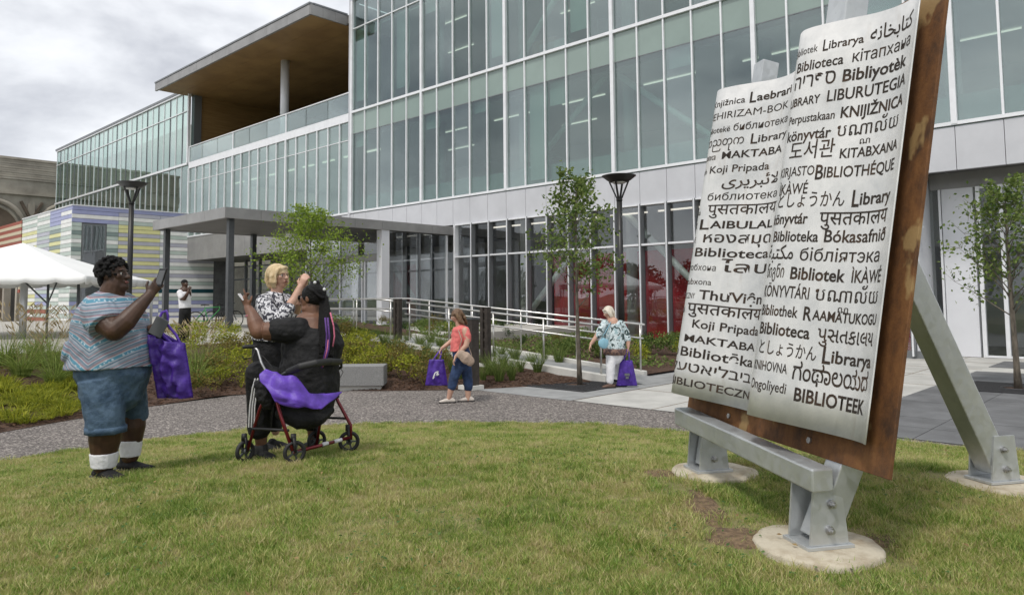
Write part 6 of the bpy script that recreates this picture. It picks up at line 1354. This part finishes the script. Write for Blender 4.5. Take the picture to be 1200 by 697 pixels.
hmn = MB(); f.L(hmn, [(720, 408), (720, 415.5)], [(13.7, .207), (13.3, .205)], 18, re=False); hmn.build('blouse_hem', M['brown_print'], f.t, True)
tr_ = MB(); f.L(tr_, [(720, 408), (720, 418)], [(10.5, .17), (10, .16)], 16); f.L(tr_, [(716.5, 414, -.06), (715.5, 430, -.1), (715, 446, -.1)], [7, 5.2, 4.3]); f.L(tr_, [(724, 414, .06), (726, 430, .12), (728, 445, .14)], [7, 5.0, 4.2]); soft(tr_, 'trousers', M['white'], f.t, .011, 2, .015, .08)
shoe(f, 'sandal', M['sandal'], (-1, -.3, 0), J(715.5, 452, -.1), .25, .09, .05, z=.02); shoe(f, 'sandal', M['sandal'], (-1, -.1, 0), J(728.5, 450, .14), .25, .09, .05, z=.02)
P_ = f.hp; hm = MB(); hm.ball(P_(0, -.020, .036), (.090, .108, .094), 16, 12, f.hR)
for x in (-1, 1): hm.loft([P_(x*.072, .025, .055), P_(x*.088, .0, -.02), P_(x*.082, -.01, -.10)], [(.02, .04), (.024, .05), (.018, .04)], ref=f.hR@Vector((1, 0, 0)), n=10)
hm.loft([P_(0, -.09, .05), P_(0, -.10, -.04), P_(0, -.09, -.115)], [(.075, .035), (.08, .038), (.06, .03)], ref=f.hR@Vector((1, 0, 0)), n=12); hm.loft([P_(-.05, .07, .08), P_(.05, .07, .07)], [.02, .02], n=8); soft(hm, 'hair', M['hair_white'], f.t, .009, 2, .01, .04)
tote('purple tote with dark emblem carried by the white-haired woman', J(727, 422, -.02), J(741, 422, -.02), (0, 1, 0), .50, .42, J(736, 408, -.02), 'purple tote bags', [(-.05, .0, .05, .0, .05), (-.03, -.06, .03, -.06, .04)], .02, gape=.035)
mb = MB(); mb.loft([J(703, 403, -.28), J(707, 402, -.3), J(711, 403, -.28)], [(.075, .03), (.115, .035), (.09, .03)], ref=(0, 0, 1), n=14); hb = soft(mb, 'handbag', M['lightblue'], None, .01, 2); tag(hb, 'small round light blue handbag at the waist of the white-haired woman', 'handbag'); mb = MB(); mb.tube([J(704, 398, -.28), J(710, 388, -.27), J(716, 377, -.12)], .008, 6); mb.build('strap', M['lightblue'], hb, True)

# --- man in white T-shirt on the terrace
f = Fig(19.6, .70, 217, 405, 'man in white T-shirt and black trousers holding up a phone beside a canopy post', .013); J = f.J; b = f.b; f.hairm = M['hair_black']
f.L(b, [(216, 341), (216, 350), (217, 358), (217, 364)], [(6, .12), (6.2, .13), (6, .12), (6.2, .13)], 14); f.L(b, [(216, 341), (216, 335)], [2.6, 2.5]); f.head(J(216.5, 332.5), (.85, -.4, .05), .225)
f.L(b, [(211, 343, -.1), (213, 350, -.16), (216, 350, -.18)], [2.9, 2.5, 2.2]); f.L(b, [(216, 350, -.18), (219, 345, -.18), (221, 341, -.16)], [2.2, 1.9, 1.5]); f.L(b, [(221, 343, .12), (222, 349, .1), (222.5, 343, .0)], [2.6, 2.2, 1.7]); f.hand(b, J(221, 341, -.16), (.3, 0, 1), (0, 1, 0), .7, 1, 1); f.hand(b, J(222.5, 343, 0), (0, 0, 1), (0, -1, 0), .7, 1, -1)
f.L(b, [(215, 364, -.05), (213, 382, -.05), (211, 397, -.05)], [4.2, 3.2, 2]); f.L(b, [(219, 364, .05), (219, 382, .05), (218, 397, .05)], [4.2, 3.2, 2]); body = soft(b, 'body', M['skin_dark'], f.t, .011, 3); f.face_parts(body)
sh = MB(); f.L(sh, [(216, 339), (216, 343), (216.5, 352), (217, 361)], [(3.6, .08), (6.4, .14), (6.8, .155), (7, .16)], 16, re=False); f.L(sh, [(211, 343, -.1), (212.5, 348, -.15)], [3.7, 3.4]); f.L(sh, [(221, 343, .12), (222, 347, .1)], [3.4, 3.1]); soft(sh, 't_shirt', M['white'], f.t, .012, 2, .012, .09)
tr_ = MB(); f.L(tr_, [(217, 359), (217, 366)], [(6.4, .14), (6.5, .15)], 14); f.L(tr_, [(215, 364, -.05), (213, 382, -.05), (211, 398, -.05)], [4.8, 4, 3.2]); f.L(tr_, [(219, 364, .05), (219, 382, .05), (218, 398, .05)], [4.8, 4, 3.2]); soft(tr_, 'trousers', M['blackcloth'], f.t, .012, 2)
shoe(f, 'shoe', M['blackcloth'], (1, -.5, 0), J(211, 399, -.05), .28, .1, .07, z=.705); shoe(f, 'shoe', M['blackcloth'], (1, -.3, 0), J(218, 399, .05), .28, .1, .07, z=.705)
P_ = f.hp; hm = MB(); hm.ball(P_(0, -.014, .04), (.082, .100, .080), 12, 8, f.hR); soft(hm, 'hair', M['hair_black'], f.t, .011, 1)
mb = MB(); mb.obox(J(222.5, 338.5, -.12), Vector((.037, 0, 0)), Vector((0, .006, 0)), Vector((0, 0, .07))); tag(bevel(mb.build('smartphone', M['shoe_pale'], None), .003), 'pale smartphone held up by the man in the white T-shirt', 'phone')

# ------------------------------------------------------------------ bicycles on the terrace
def bike(x, y, ang, label, fm):
    t = thing('bicycle', label, 'bicycle', (x, y, .70), 'bicycles parked under the canopy'); d = Vector((math.cos(ang), math.sin(ang), 0)); s_ = d.cross(VZ); o_ = Vector((x, y, .70)); p_ = lambda a, z, w_=0: o_+d*a+VZ*z+s_*w_
    for a in (-.53, .53):
        mb = MB(); mb.torus(p_(a, .345), .325, .022, d, VZ, 34, 6); w_ = mb.build('wheel', M['black'], t, True); mb = MB(); mb.disc(p_(a, .345), .03, d, VZ, .08, 10)
        for k in range(10): e_ = d*math.cos(k*.628)+VZ*math.sin(k*.628); mb.bar(p_(a, .345), p_(a, .345)+e_*.31, .004, .004, s_)
        mb.build('spokes', M['chrome'], w_)
    mb = MB(); A, Bq, Cq, Hd, St = p_(-.53, .345), p_(-.08, .30), p_(-.2, .82), p_(.36, .86), p_(.33, .74)
    for q in ((Bq, Cq), (Bq, St), (Cq, Hd), (A, Bq), (A, p_(-.19, .76)), (Hd, St)): mb.tube(q, .019, 8)
    mb.build('frame', fm, t, True); mb = MB(); mb.tube([Hd, p_(.38, .7), p_(.53, .345)], .017, 8); mb.build('fork', M['black'], t, True)
    mb = MB(); mb.tube([p_(.34, .95), Hd], .016, 8); mb.tube([p_(.30, 1.0, -.28), p_(.37, .98, 0), p_(.30, 1.0, .28)], .013, 8); mb.build('handlebar', M['black'], t, True)
    mb = MB(); mb.loft([p_(-.33, .93), p_(-.2, .94), p_(-.05, .93)], [(.07, .025), (.05, .022), (.02, .018)], ref=s_, n=10); mb.build('saddle', M['black'], t, True); mb = MB(); mb.tube([Cq, p_(-.21, .92)], .013, 6); mb.build('seat_post', M['chrome'], t, True)
    mb = MB(); mb.disc(Bq, .09, d, VZ, .012, 18); mb.bar(Bq+s_*.05, Bq+s_*.05-VZ*.16, .02, .012); mb.bar(Bq-s_*.05, Bq-s_*.05+VZ*.16, .02, .012); mb.build('crank', M['dark_post'], t, True)
p = at(246, 380, 28.5); bike(p.x, 28.5, .15, 'bright green bicycle parked under the entrance canopy', mat('green_paint', (.03, .26, .06), .35))
p = at(262, 380, 29.6); bike(p.x, 29.6, .9, 'dark bicycle parked behind the green one under the canopy', M['dark_post'])
